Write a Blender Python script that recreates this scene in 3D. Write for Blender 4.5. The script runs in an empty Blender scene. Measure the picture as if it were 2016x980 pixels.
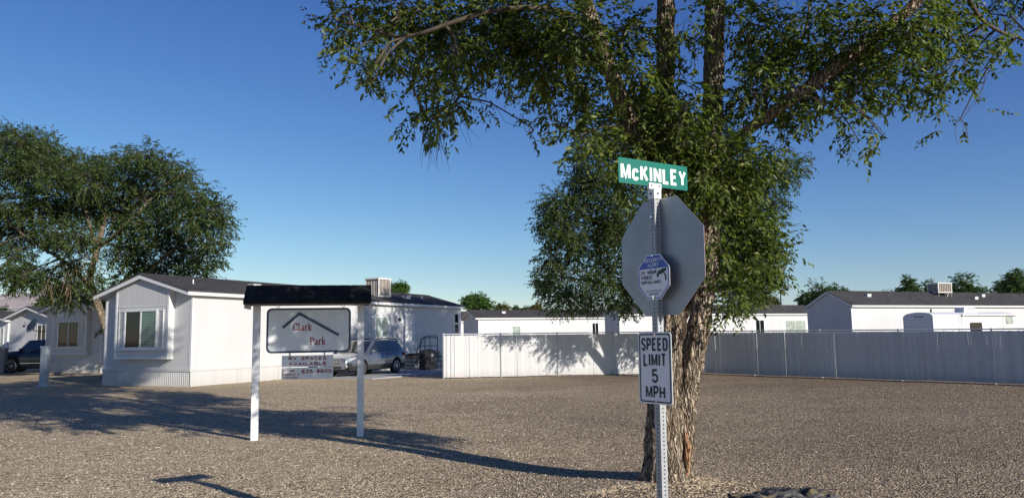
import bpy, math, random
import numpy as np
from mathutils import Vector, Matrix, noise
from math import radians as RD, sin, cos, pi, atan2, sqrt

SC = bpy.context.scene
COL = SC.collection
rnd = random.Random(7)

# ------------------------------------------------------------------ camera
DENOISE = True
CAMH = 1.75
FPX = 1515.0
PITCH = atan2(170, 1515)
ROLL = RD(-0.9)
cam_data = bpy.data.cameras.new('camera')
cam = bpy.data.objects.new('camera', cam_data)
COL.objects.link(cam)
ROT = Matrix.Rotation(pi/2+PITCH, 3, 'X') @ Matrix.Rotation(ROLL, 3, 'Z')
cam.matrix_world = Matrix.Translation((0, 0, CAMH)) @ ROT.to_4x4()
cam_data.sensor_width = 36
cam_data.lens = 36*FPX/2016
cam_data.clip_start = 0.05
cam_data.clip_end = 30000
SC.camera = cam

# ------------------------------------------------------------------ light
HAZE = 2.2e-5
SUN_EL = RD(21.0)
SUN_H = Vector((0.715, -0.699, 0)).normalized()
SUN_DIR = Vector((SUN_H.x*cos(SUN_EL), SUN_H.y*cos(SUN_EL), sin(SUN_EL)))
sl = bpy.data.lights.new('sun', 'SUN')
sl.energy = 5.0
sl.angle = RD(0.5)
sl.color = (1.0, 0.94, 0.85)
sun = bpy.data.objects.new('sun', sl)
sun.rotation_euler = (-SUN_DIR).to_track_quat('-Z', 'Y').to_euler()
COL.objects.link(sun)

world = bpy.data.worlds.new('World')
SC.world = world
world.use_nodes = True
wn = world.node_tree.nodes
wl = world.node_tree.links
wn.clear()
wo = wn.new('ShaderNodeOutputWorld')
wb = wn.new('ShaderNodeBackground')
sky = wn.new('ShaderNodeTexSky')
sky.sky_type = 'NISHITA'
sky.sun_disc = False
sky.sun_elevation = SUN_EL
sky.sun_rotation = atan2(SUN_H.x, SUN_H.y)
sky.air_density = 1.0
sky.dust_density = 0.1
sky.ozone_density = 1.6
sky.altitude = 1200
# grade of the clear desert sky: deeper blue overhead, as the camera recorded it
sp0 = wn.new('ShaderNodeSeparateColor'); cb0 = wn.new('ShaderNodeCombineColor')
wl.new(sky.outputs[0], sp0.inputs[0])
SKS = 0.13
for i_, (p_, k_) in enumerate(((1.69, 0.64), (1.38, 0.635), (0.90, 0.68))):
    a_ = wn.new('ShaderNodeMath'); a_.operation = 'MULTIPLY'; a_.inputs[1].default_value = SKS; wl.new(sp0.outputs[i_], a_.inputs[0])
    b_ = wn.new('ShaderNodeMath'); b_.operation = 'POWER'; b_.inputs[1].default_value = p_; wl.new(a_.outputs[0], b_.inputs[0])
    c_ = wn.new('ShaderNodeMath'); c_.operation = 'MULTIPLY'; c_.inputs[1].default_value = k_/SKS; wl.new(b_.outputs[0], c_.inputs[0])
    wl.new(c_.outputs[0], cb0.inputs[i_])
wl.new(cb0.outputs[0], wb.inputs[0])
wb.inputs[1].default_value = 0.13
wl.new(wb.outputs[0], wo.inputs[0])
SC.view_settings.view_transform = 'Standard'
SC.view_settings.look = 'None'
SC.view_settings.gamma = 1
SC.view_settings.exposure = 0.3
SC.render.engine = 'CYCLES'
SC.cycles.use_denoising = DENOISE
SC.cycles.max_bounces = 6
SC.cycles.transparent_max_bounces = 6

# ------------------------------------------------------------------ surveying helpers (photo pixel -> world)
def ray(px, py):
    d = ROT @ Vector(((px-1008)/FPX, -(py-490)/FPX, -1))
    return d/d.y
def G(px, py, z=0.0):
    d = ray(px, py)
    return Vector((0, 0, CAMH)) + d*((z-CAMH)/d.z)
def D(px, py, Y):
    return Vector((0, 0, CAMH)) + ray(px, py)*Y
def P(p):
    q = ROT.transposed() @ (Vector(p)-Vector((0, 0, CAMH)))
    if q.z > -0.01: return (0, -1e5)
    return (1008+FPX*q.x/-q.z, 490-FPX*q.y/-q.z)
def W(px, py, o, deg):
    a = Vector((cos(RD(deg)), sin(RD(deg)))); n = Vector((-a.y, a.x))
    d = ray(px, py)
    t = n.dot(Vector((o[0], o[1])))/(n.x*d.x+n.y*d.y)
    p = Vector((0, 0, CAMH))+d*t
    return ((p.x-o[0])*a.x+(p.y-o[1])*a.y, p.z)

# ------------------------------------------------------------------ tags
def empty(name, loc, rz=0.0, label=None, cat=None, group=None):
    o = bpy.data.objects.new(name, None)
    COL.objects.link(o)
    o.location = loc
    o.rotation_euler = (0, 0, rz)
    o.empty_display_size = 0.1
    tag(o, label, cat, group)
    return o
def tag(o, label=None, cat=None, group=None, kind=None):
    if label: o['label'] = label
    if cat: o['category'] = cat
    if group: o['group'] = group
    if kind: o['kind'] = kind
    return o

# ------------------------------------------------------------------ mesh builder
class MB:
    def __init__(s):
        s.v = []; s.f = []; s.m = []
    def add(s, vs, fs, mi=0):
        b = len(s.v)
        s.v += [tuple(v) for v in vs]
        s.f += [tuple(i+b for i in f) for f in fs]
        s.m += [mi]*len(fs)
        return s
    def box(s, x0, x1, y0, y1, z0, z1, mi=0, M=None):
        vs = [Vector((x, y, z)) for z in (z0, z1) for y in (y0, y1) for x in (x0, x1)]
        if M is not None: vs = [M @ v for v in vs]
        return s.add(vs, [(0, 2, 3, 1), (4, 5, 7, 6), (0, 1, 5, 4), (2, 6, 7, 3), (0, 4, 6, 2), (1, 3, 7, 5)], mi)
    def prism(s, pts, axis, a0, a1, mi=0, mcap=None):
        # pts: 2D polygon; axis 'x': (y,z), 'y': (x,z), 'z': (x,y)
        def mk(p, a):
            return {'x': (a, p[0], p[1]), 'y': (p[0], a, p[1]), 'z': (p[0], p[1], a)}[axis]
        n = len(pts)
        vs = [mk(p, a0) for p in pts]+[mk(p, a1) for p in pts]
        b = len(s.v)
        s.v += vs
        s.f += [tuple(b+i for i in range(n))[::-1], tuple(b+n+i for i in range(n))]
        s.m += [mi if mcap is None else mcap]*2
        for i in range(n):
            j = (i+1) % n
            s.f.append((b+i, b+j, b+n+j, b+n+i)); s.m.append(mi)
        return s
    def tube(s, p0, p1, r0, r1=None, n=8, mi=0, caps=True):
        return s.poly([p0, p1], [r0, r0 if r1 is None else r1], n, mi, caps)
    def poly(s, pts, rs, n=8, mi=0, caps=True):
        pts = [Vector(p) for p in pts]
        if not hasattr(rs, '__len__'): rs = [rs]*len(pts)
        b = len(s.v)
        up = None
        for i, p in enumerate(pts):
            t = (pts[min(i+1, len(pts)-1)]-pts[max(i-1, 0)])
            if t.length < 1e-9: t = Vector((0, 0, 1))
            t.normalize()
            if up is None:
                up = t.orthogonal().normalized()
            else:
                up = (up - t*up.dot(t))
                if up.length < 1e-6: up = t.orthogonal()
                up.normalize()
            w = t.cross(up)
            for k in range(n):
                a = 2*pi*k/n
                s.v.append(tuple(p+(up*cos(a)+w*sin(a))*rs[i]))
        for i in range(len(pts)-1):
            for k in range(n):
                k2 = (k+1) % n
                s.f.append((b+i*n+k, b+i*n+k2, b+(i+1)*n+k2, b+(i+1)*n+k)); s.m.append(mi)
        if caps:
            s.f.append(tuple(b+k for k in range(n))[::-1]); s.m.append(mi)
            e = b+(len(pts)-1)*n
            s.f.append(tuple(e+k for k in range(n))); s.m.append(mi)
        return s
    def build(s, name, mats, parent=None, smooth=False, bevel=0.0, loc=None):
        if not isinstance(mats, (list, tuple)): mats = [mats]
        me = bpy.data.meshes.new(name)
        me.from_pydata(s.v, [], s.f)
        for m in mats: me.materials.append(m)
        if len(mats) > 1: me.polygons.foreach_set('material_index', s.m)
        if smooth: me.polygons.foreach_set('use_smooth', [True]*len(s.f))
        me.update()
        o = bpy.data.objects.new(name, me)
        COL.objects.link(o)
        if parent is not None: o.parent = parent
        if loc is not None: o.location = loc
        if bevel > 0:
            md = o.modifiers.new('bevel', 'BEVEL'); md.width = bevel; md.segments = 2; md.limit_method = 'ANGLE'
            md.angle_limit = RD(40)
        return o

def catmull(pts, rs, step):
    P_ = [Vector(p) for p in pts]
    out = []; ro = []
    for i in range(len(P_)-1):
        p0 = P_[max(i-1, 0)]; p1 = P_[i]; p2 = P_[i+1]; p3 = P_[min(i+2, len(P_)-1)]
        n = max(1, int((p2-p1).length/step))
        for k in range(n):
            t = k/n
            out.append(0.5*((2*p1)+(p2-p0)*t+(2*p0-5*p1+4*p2-p3)*t*t+(3*p1-p0-3*p2+p3)*t**3))
            ro.append(rs[i]*(1-t)+rs[i+1]*t)
    out.append(P_[-1]); ro.append(rs[-1])
    return out, ro

# ------------------------------------------------------------------ materials
def new_mat(name):
    m = bpy.data.materials.new(name); m.use_nodes = True
    nt = m.node_tree
    return m, nt, nt.nodes['Principled BSDF']
def N(nt, t, **kw):
    n = nt.nodes.new(t)
    for k, v in kw.items():
        if k in n.inputs: n.inputs[k].default_value = v
        else: setattr(n, k, v)
    return n
def ramp(nt, fac, stops):
    r = nt.nodes.new('ShaderNodeValToRGB')
    el = r.color_ramp.elements
    while len(el) < len(stops): el.new(0.5)
    for e, (p, c) in zip(el, stops):
        e.position = p; e.color = (c[0], c[1], c[2], 1)
    nt.links.new(fac, r.inputs[0])
    return r.outputs[0]
def mixc(nt, fac, a, b, typ='MIX'):
    m = nt.nodes.new('ShaderNodeMix'); m.data_type = 'RGBA'; m.blend_type = typ
    for sock, val in ((m.inputs[0], fac), (m.inputs[6], a), (m.inputs[7], b)):
        if hasattr(val, 'is_linked') or hasattr(val, 'links'): nt.links.new(val, sock)
        elif isinstance(val, (int, float)): sock.default_value = val
        else: sock.default_value = (val[0], val[1], val[2], 1)
    return m.outputs[2]
def math_(nt, op, a, b=None, c=None):
    m = nt.nodes.new('ShaderNodeMath'); m.operation = op
    for i, v in enumerate((a, b, c)):
        if v is None: continue
        if isinstance(v, (int, float)): m.inputs[i].default_value = v
        else: nt.links.new(v, m.inputs[i])
    return m.outputs[0]
def coords(nt):
    return nt.nodes.new('ShaderNodeTexCoord').outputs['Object']
def noise_(nt, vec, scale, detail=4, rough=0.55, sc=None):
    if sc is not None:
        mp = nt.nodes.new('ShaderNodeMapping'); mp.inputs['Scale'].default_value = sc
        nt.links.new(vec, mp.inputs[0]); vec = mp.outputs[0]
    n = N(nt, 'ShaderNodeTexNoise', Scale=scale, Detail=detail, Roughness=rough)
    nt.links.new(vec, n.inputs['Vector'])
    return n.outputs[0]
def bump(nt, bsdf, h, dist=0.01, strength=1.0):
    b = N(nt, 'ShaderNodeBump', Distance=dist, Strength=strength)
    nt.links.new(h, b.inputs['Height']); nt.links.new(b.outputs[0], bsdf.inputs['Normal'])
    return b

def simple(name, col, rough=0.5, metal=0.0, var=0.12, vscale=3.0, coat=0.0, bumpd=0.0, bscale=40.0, spec=None):
    m, nt, b = new_mat(name)
    co = coords(nt)
    f = noise_(nt, co, vscale)
    d = [c*(1-var) for c in col]; l = [min(1, c*(1+var)) for c in col]
    nt.links.new(ramp(nt, f, [(0.3, d), (0.7, l)]), b.inputs['Base Color'])
    b.inputs['Roughness'].default_value = rough
    b.inputs['Metallic'].default_value = metal
    if coat: b.inputs['Coat Weight'].default_value = coat; b.inputs['Coat Roughness'].default_value = 0.04
    if spec is not None: b.inputs['Specular IOR Level'].default_value = spec
    if bumpd: bump(nt, b, noise_(nt, co, bscale), bumpd)
    return m

def siding(name, col, axis=None, pitch=0.1, width=0.14, dirt=0.25):
    m, nt, b = new_mat(name)
    co = coords(nt)
    sep = nt.nodes.new('ShaderNodeSeparateXYZ'); nt.links.new(co, sep.inputs[0])
    st = noise_(nt, co, 1.0, 6, 0.6, (2.0, 2.0, 0.25))
    big = noise_(nt, co, 0.5, 3)
    c = mixc(nt, 0.5, ramp(nt, st, [(0.35, [x*(1-dirt*0.35) for x in col]), (0.62, col)]), ramp(nt, big, [(0.3, [x*0.94 for x in col]), (0.7, col)]))
    # splash-back dust low on the wall
    low = math_(nt, 'SUBTRACT', 1.0, math_(nt, 'MULTIPLY', sep.outputs[2], 2.2))
    low = math_(nt, 'MULTIPLY', math_(nt, 'MAXIMUM', low, 0.0), math_(nt, 'MULTIPLY', noise_(nt, co, 5.0, 5), 0.55))
    c = mixc(nt, low, c, (0.34, 0.27, 0.2))
    if axis is not None:
        fr = math_(nt, 'FRACT', math_(nt, 'DIVIDE', sep.outputs[axis], pitch))
        g = math_(nt, 'LESS_THAN', fr, width)
        c = mixc(nt, math_(nt, 'MULTIPLY', g, 0.7), c, [x*0.45 for x in col])
        bump(nt, b, math_(nt, 'SUBTRACT', 1.0, g), 0.008, 1.0)
    else:
        bump(nt, b, noise_(nt, co, 1.3, 2), 0.02, 0.5)
    nt.links.new(c, b.inputs['Base Color'])
    b.inputs['Roughness'].default_value = 0.55
    return m

def shingle_mat(name, base, xs=0.3, zs=0.14, axis_u=0):
    m, nt, b = new_mat(name)
    co = coords(nt)
    mp = nt.nodes.new('ShaderNodeMapping')
    nt.links.new(co, mp.inputs[0])
    # tabs run along the eave (object X), courses climb with the slope
    comb = nt.nodes.new('ShaderNodeCombineXYZ'); sep = nt.nodes.new('ShaderNodeSeparateXYZ')
    nt.links.new(co, sep.inputs[0]); nt.links.new(sep.outputs[0], comb.inputs[0]); nt.links.new(sep.outputs[1], comb.inputs[1])
    br = N(nt, 'ShaderNodeTexBrick', Scale=1.0)
    br.inputs['Brick Width'].default_value = xs; br.inputs['Row Height'].default_value = zs
    br.inputs['Mortar Size'].default_value = 0.008
    br.inputs['Color1'].default_value = (*[c*0.8 for c in base], 1); br.inputs['Color2'].default_value = (*[c*1.3 for c in base], 1)
    br.inputs['Mortar'].default_value = (*[c*0.45 for c in base], 1)
    nt.links.new(comb.outputs[0], br.inputs['Vector'])
    c = mixc(nt, 0.6, br.outputs['Color'], ramp(nt, noise_(nt, co, 0.7, 4), [(0.3, (0.75, 0.75, 0.75)), (0.7, (1.15, 1.12, 1.08))]), 'MULTIPLY')
    c = mixc(nt, 0.35, c, ramp(nt, noise_(nt, co, 90, 2), [(0.35, (0.4, 0.4, 0.4)), (0.65, (1.6, 1.6, 1.6))]), 'MULTIPLY')
    nt.links.new(c, b.inputs['Base Color'])
    b.inputs['Roughness'].default_value = 0.9
    b.inputs['Specular IOR Level'].default_value = 0.2
    bump(nt, b, math_(nt, 'ADD', math_(nt, 'SUBTRACT', 1.0, br.outputs['Fac']), math_(nt, 'MULTIPLY', noise_(nt, co, 60, 2), 0.4)), 0.01, 0.7)
    return m

def glass_mat(name, base, stripes=0.0, pitch=0.035, alt=None):
    m, nt, b = new_mat(name)
    co = coords(nt)
    sep = nt.nodes.new('ShaderNodeSeparateXYZ'); nt.links.new(co, sep.inputs[0])
    big = noise_(nt, co, 2.2, 3)
    c = ramp(nt, big, [(0.35, [x*0.6 for x in base]), (0.65, [x*1.2 for x in base])])
    if stripes:
        fr = math_(nt, 'FRACT', math_(nt, 'DIVIDE', sep.outputs[2], pitch))
        c = mixc(nt, math_(nt, 'MULTIPLY', math_(nt, 'LESS_THAN', fr, 0.55), stripes), c, alt)
    nt.links.new(c, b.inputs['Base Color'])
    b.inputs['Roughness'].default_value = 0.04
    b.inputs['Specular IOR Level'].default_value = 0.35
    return m

M = {}
M['white'] = siding('white_siding', (0.55, 0.55, 0.55))
M['grooved'] = siding('grooved_siding', (0.58, 0.575, 0.57), 1, 0.1, 0.14)
M['trim'] = simple('white_trim', (0.66, 0.66, 0.65), 0.45, var=0.04)
M['skirt'] = siding('skirting_vinyl', (0.53, 0.53, 0.52), None, dirt=0.4)
M['shingle'] = shingle_mat('asphalt_shingle', (0.058, 0.056, 0.056))
M['shingle_dark'] = shingle_mat('dark_sign_shingle', (0.025, 0.024, 0.024), 0.25, 0.11)
M['galv'] = simple('galvanised_steel', (0.42, 0.43, 0.44), 0.42, 0.75, var=0.12, vscale=20)
M['pole'] = simple('galvanised_pole', (0.36, 0.37, 0.38), 0.5, 0.25, var=0.12, vscale=20)
M['signback'] = simple('brushed_aluminium', (0.33, 0.34, 0.35), 0.45, 0.6, var=0.10, vscale=6)
M['green'] = simple('green_sign_sheet', (0.0, 0.135, 0.095), 0.35, var=0.05)
M['signwhite'] = simple('white_sign_sheet', (0.80, 0.81, 0.82), 0.35, var=0.03, vscale=4)
M['blue'] = simple('blue_sign_ink', (0.03, 0.09, 0.42), 0.35, var=0.05)
M['black'] = simple('hole_shade_black', (0.012, 0.012, 0.013), 0.45, var=0.1)
M['lblack'] = simple('faded_black_ink', (0.022, 0.022, 0.026), 0.5, var=0.2)
M['red'] = simple('red_ink', (0.30, 0.02, 0.02), 0.5, var=0.15)
M['slate'] = simple('slate_blue_paint', (0.05, 0.075, 0.12), 0.5, var=0.08)
M['post'] = simple('white_painted_wood', (0.72, 0.73, 0.74), 0.55, var=0.08, vscale=8, bumpd=0.004, bscale=25)
M['cooler'] = simple('cooler_cabinet', (0.66, 0.64, 0.60), 0.5, var=0.1)
M['pad'] = simple('cooler_pad', (0.20, 0.15, 0.11), 0.9, var=0.25, vscale=20)
M['tyre'] = simple('tyre_rubber', (0.018, 0.018, 0.019), 0.8, var=0.1)
M['rim'] = simple('alloy_rim', (0.55, 0.55, 0.56), 0.3, 0.85, var=0.05)
M['plastic'] = simple('black_plastic', (0.022, 0.022, 0.023), 0.6, var=0.1)
M['chrome'] = simple('chrome', (0.7, 0.7, 0.7), 0.12, 1.0, var=0.02)
M['silver'] = simple('silver_car_paint', (0.15, 0.165, 0.20), 0.3, 0.55, var=0.03, coat=1.0)
M['navy'] = simple('navy_car_paint', (0.007, 0.012, 0.026), 0.35, 0.2, var=0.03, coat=0.5)
M['carglass'] = simple('car_glass', (0.02, 0.024, 0.027), 0.03, 0.0, var=0.3, vscale=2, coat=1.0)
M['lens'] = simple('headlight_lens', (0.6, 0.62, 0.65), 0.08, 0.4, var=0.2, vscale=15, coat=1.0)
M['tail'] = simple('tail_lens', (0.28, 0.01, 0.012), 0.15, var=0.2, coat=1.0)
M['pane_dark'] = glass_mat('dark_window_glass', (0.010, 0.014, 0.015))
M['pane_blind'] = glass_mat('window_glass_with_blind', (0.06, 0.11, 0.09), 0.8, 0.06, (0.20, 0.29, 0.25))
M['pane_pale'] = glass_mat('pale_window_glass', (0.30, 0.36, 0.32), 0.35, 0.05, (0.42, 0.46, 0.42))
M['concrete'] = simple('concrete', (0.33, 0.32, 0.31), 0.9, var=0.15, vscale=1.5, bumpd=0.004)
M['ped'] = simple('pedestal_paint', (0.34, 0.37, 0.40), 0.5, var=0.08)
M['bin'] = simple('grey_bin_plastic', (0.18, 0.20, 0.20), 0.6, var=0.15)
M['cloth'] = simple('black_cover', (0.012, 0.012, 0.014), 0.7, var=0.3, bumpd=0.03, bscale=6)
M['wood_dark'] = simple('weathered_pole', (0.12, 0.09, 0.07), 0.9, var=0.25)
M['slat'] = None

def slat_mat():
    m, nt, b = new_mat('white_privacy_slats')
    co = coords(nt)
    sep = nt.nodes.new('ShaderNodeSeparateXYZ'); nt.links.new(co, sep.inputs[0])
    idx = math_(nt, 'FLOOR', math_(nt, 'DIVIDE', sep.outputs[0], 0.078))
    wn_ = nt.nodes.new('ShaderNodeTexWhiteNoise'); wn_.noise_dimensions = '1D'; nt.links.new(idx, wn_.inputs['W'])
    c = ramp(nt, wn_.outputs[0], [(0, (0.68, 0.68, 0.67)), (1, (0.80, 0.80, 0.79))])
    low = math_(nt, 'MULTIPLY', math_(nt, 'MAXIMUM', math_(nt, 'SUBTRACT', 0.35, sep.outputs[2]), 0.0), 1.0)
    c = mixc(nt, low, c, (0.35, 0.27, 0.2))
    nt.links.new(c, b.inputs['Base Color']); b.inputs['Roughness'].default_value = 0.4
    return m
M['slat'] = slat_mat()
M['wire_dark'] = simple('dark_fence_wire', (0.30, 0.31, 0.32), 0.5, 0.4, var=0.1)  # darker wire tone, so the diamond pattern stands out
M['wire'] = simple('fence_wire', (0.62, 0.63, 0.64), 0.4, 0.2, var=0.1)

def bark_mat(name, dark, light, lichen=None):
    m, nt, b = new_mat(name)
    co = coords(nt)
    f = noise_(nt, co, 9.0, 8, 0.7, (3.2, 3.2, 0.7))
    f2 = noise_(nt, co, 40.0, 4, 0.6, (1.5, 1.5, 0.5))
    nz = nt.nodes.new('ShaderNodeTexNoise'); nz.inputs['Scale'].default_value = 6.0; nz.inputs['Detail'].default_value = 3
    nt.links.new(co, nz.inputs['Vector'])
    va = nt.nodes.new('ShaderNodeVectorMath'); va.operation = 'MULTIPLY_ADD'; va.inputs[1].default_value = (0.14, 0.14, 0.20)
    nt.links.new(nz.outputs['Color'], va.inputs[0]); nt.links.new(co, va.inputs[2])
    mp = nt.nodes.new('ShaderNodeMapping'); mp.inputs['Scale'].default_value = (30, 30, 4.0); nt.links.new(va.outputs[0], mp.inputs[0])
    vo = nt.nodes.new('ShaderNodeTexVoronoi'); vo.feature = 'DISTANCE_TO_EDGE'; vo.inputs['Scale'].default_value = 1.0; nt.links.new(mp.outputs[0], vo.inputs['Vector'])
    vd = vo.outputs['Distance']
    c = ramp(nt, f, [(0.40, [x*0.5 for x in dark]), (0.48, dark), (0.62, light)])
    crack = ramp(nt, vd, [(0.02, (0.22, 0.19, 0.16)), (0.13, (0.80, 0.78, 0.76)), (0.28, (1.1, 1.1, 1.1))])
    c = mixc(nt, 0.92, c, crack, 'MULTIPLY')
    c = mixc(nt, 0.5, c, ramp(nt, f2, [(0.3, (0.5, 0.46, 0.42)), (0.7, (1.4, 1.35, 1.3))]), 'MULTIPLY')
    nt.links.new(c, b.inputs['Base Color'])
    b.inputs['Roughness'].default_value = 0.95
    b.inputs['Specular IOR Level'].default_value = 0.15
    hgt = math_(nt, 'ADD', math_(nt, 'MINIMUM', math_(nt, 'MULTIPLY', vd, 3.0), 1.0), math_(nt, 'MULTIPLY', math_(nt, 'ADD', f, math_(nt, 'MULTIPLY', f2, 0.4)), 0.8))
    bump(nt, b, hgt, 0.03, 1.0)
    return m
M['bark'] = bark_mat('furrowed_bark', (0.30, 0.24, 0.18), (0.62, 0.53, 0.42))
M['bark_far'] = bark_mat('far_bark', (0.12, 0.09, 0.065), (0.24, 0.19, 0.14))
M['twig'] = simple('twig_bark', (0.085, 0.065, 0.048), 0.9, var=0.3, vscale=10)
M['twig_pale'] = simple('pale_dry_twig', (0.20, 0.135, 0.085), 0.9, var=0.3, vscale=10)
M['scar'] = simple('torn_orange_heartwood', (0.34, 0.19, 0.10), 0.9, var=0.45, vscale=14, bumpd=0.03, bscale=30)

def leaf_mat(name, cols, trans=0.45, rough=0.45):
    m = bpy.data.materials.new(name); m.use_nodes = True
    nt = m.node_tree; nt.nodes.clear()
    out = nt.nodes.new('ShaderNodeOutputMaterial')
    at = nt.nodes.new('ShaderNodeAttribute'); at.attribute_name = 'rnd'; at.attribute_type = 'GEOMETRY'
    c = ramp(nt, at.outputs['Fac'], [(i/(len(cols)-1), k) for i, k in enumerate(cols)])
    p = nt.nodes.new('ShaderNodeBsdfPrincipled')
    nt.links.new(c, p.inputs['Base Color']); p.inputs['Roughness'].default_value = rough
    p.inputs['Specular IOR Level'].default_value = 0.35
    t = nt.nodes.new('ShaderNodeBsdfTranslucent')
    c2 = mixc(nt, 1.0, c, (1.25, 1.5, 0.6), 'MULTIPLY')
    nt.links.new(c2, t.inputs[0])
    mx = nt.nodes.new('ShaderNodeMixShader'); mx.inputs[0].default_value = trans
    nt.links.new(p.outputs[0], mx.inputs[1]); nt.links.new(t.outputs[0], mx.inputs[2])
    nt.links.new(mx.outputs[0], out.inputs[0])
    return m
M['leaf'] = leaf_mat('elm_leaf', [(0.032, 0.048, 0.014), (0.062, 0.086, 0.020), (0.105, 0.140, 0.030), (0.160, 0.195, 0.042), (0.30, 0.28, 0.07)])
M['leaf2'] = leaf_mat('small_elm_leaf', [(0.030, 0.050, 0.016), (0.060, 0.090, 0.026), (0.098, 0.138, 0.038), (0.18, 0.21, 0.062)])
M['leaf_far'] = leaf_mat('far_leaf', [(0.03, 0.055, 0.018), (0.06, 0.10, 0.03), (0.10, 0.15, 0.045)])
M['leaf_bright'] = leaf_mat('bright_green_leaf', [(0.05, 0.10, 0.025), (0.09, 0.16, 0.035), (0.13, 0.21, 0.05)])
M['leaf_yellow'] = leaf_mat('yellowing_leaf', [(0.08, 0.09, 0.03), (0.16, 0.15, 0.05), (0.24, 0.19, 0.07)])

# ------------------------------------------------------------------ ground
TREE = D(1306, 930, 8.85); TREE.z = 0.0
def mound(x, y):
    r2 = ((x-TREE.x-0.1)**2+(y-TREE.y+0.1)**2)
    h = 0.13*math.exp(-r2/1.6)
    return h
def ground_z(x, y):
    h = mound(x, y)
    d = sqrt(x*x+y*y)
    if d < 60:
        k = min(1.0, max(0.0, (60-d)/20))
        h += k*(0.030*(noise.noise((x*0.22, y*0.22, 3.1)))+0.012*noise.noise((x*1.1, y*1.1, 7.7)))
    return h
def build_ground():
    def axis(a, b, lo, hi, st, grow):
        v = list(np.arange(lo, hi+1e-6, st))
        s = st; x = lo
        left = []
        while x > a: s *= grow; x -= s; left.append(x)
        s = st; x = hi; right = []
        while x < b: s *= grow; x += s; right.append(x)
        return left[::-1]+v+right
    xs = axis(-9000, 9000, -12, 10, 0.22, 1.12)
    ys = axis(-300, 12000, 4, 22, 0.22, 1.12)
    nx, ny = len(xs), len(ys)
    vs = [(x, y, ground_z(x, y)) for y in ys for x in xs]
    fs = [(j*nx+i, j*nx+i+1, (j+1)*nx+i+1, (j+1)*nx+i) for j in range(ny-1) for i in range(nx-1)]
    m, nt, b = new_mat('gravel_ground')
    co = coords(nt)
    v1 = N(nt, 'ShaderNodeTexVoronoi', Scale=38.0); nt.links.new(co, v1.inputs['Vector'])
    v2 = N(nt, 'ShaderNodeTexVoronoi', Scale=17.0); nt.links.new(co, v2.inputs['Vector'])
    sepc = nt.nodes.new('ShaderNodeSeparateColor'); nt.links.new(v1.outputs['Color'], sepc.inputs[0])
    sepd = nt.nodes.new('ShaderNodeSeparateColor'); nt.links.new(v2.outputs['Color'], sepd.inputs[0])
    stone = ramp(nt, sepc.outputs[0], [(0.0, (0.20, 0.145, 0.09)), (0.3, (0.50, 0.39, 0.25)), (0.7, (0.70, 0.56, 0.375)), (1.0, (0.90, 0.78, 0.59))])
    stone2 = ramp(nt, sepd.outputs[1], [(0.0, (0.65, 0.62, 0.58)), (0.5, (1.0, 1.0, 1.0)), (1.0, (1.35, 1.32, 1.24))])
    c = mixc(nt, 0.8, stone, stone2, 'MULTIPLY')
    big = noise_(nt, co, 0.09, 5, 0.6)
    mid = noise_(nt, co, 0.55, 6, 0.65, (0.5, 1.6, 1.0))
    # worn wheel-track dust: paler and finer
    c = mixc(nt, ramp(nt, mid, [(0.50, (0, 0, 0)), (0.66, (0.7, 0.7, 0.7))]), c, (0.66, 0.53, 0.37))
    # older darker chip on the right-hand side of the lot
    sep = nt.nodes.new('ShaderNodeSeparateXYZ'); nt.links.new(co, sep.inputs[0])
    side = math_(nt, 'ADD', math_(nt, 'MULTIPLY', sep.outputs[0], 0.055), math_(nt, 'MULTIPLY', math_(nt, 'SUBTRACT', big, 0.5), 2.2))
    side = math_(nt, 'ADD', side, 0.35)
    c = mixc(nt, ramp(nt, side, [(0.1, (0, 0, 0)), (0.75, (1, 1, 1))]), c, mixc(nt, 1.0, c, (0.52, 0.50, 0.53), 'MULTIPLY'))
    gap = ramp(nt, v1.outputs['Distance'], [(0.45, (1, 1, 1)), (0.85, (0.45, 0.40, 0.36))])
    c = mixc(nt, 0.85, c, gap, 'MULTIPLY')
    nt.links.new(c, b.inputs['Base Color'])
    b.inputs['Roughness'].default_value = 0.95
    b.inputs['Specular IOR Level'].default_value = 0.15
    h = math_(nt, 'SUBTRACT', math_(nt, 'ADD', math_(nt, 'MULTIPLY', sepc.outputs[2], 0.5), math_(nt, 'MULTIPLY', sepd.outputs[2], 0.8)), math_(nt, 'ADD', v1.outputs['Distance'], v2.outputs['Distance']))
    bump(nt, b, h, 0.035, 1.0)
    mb = MB(); mb.add(vs, fs)
    o = mb.build('ground', m, smooth=True)
    tag(o, kind='structure')
build_ground()

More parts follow.
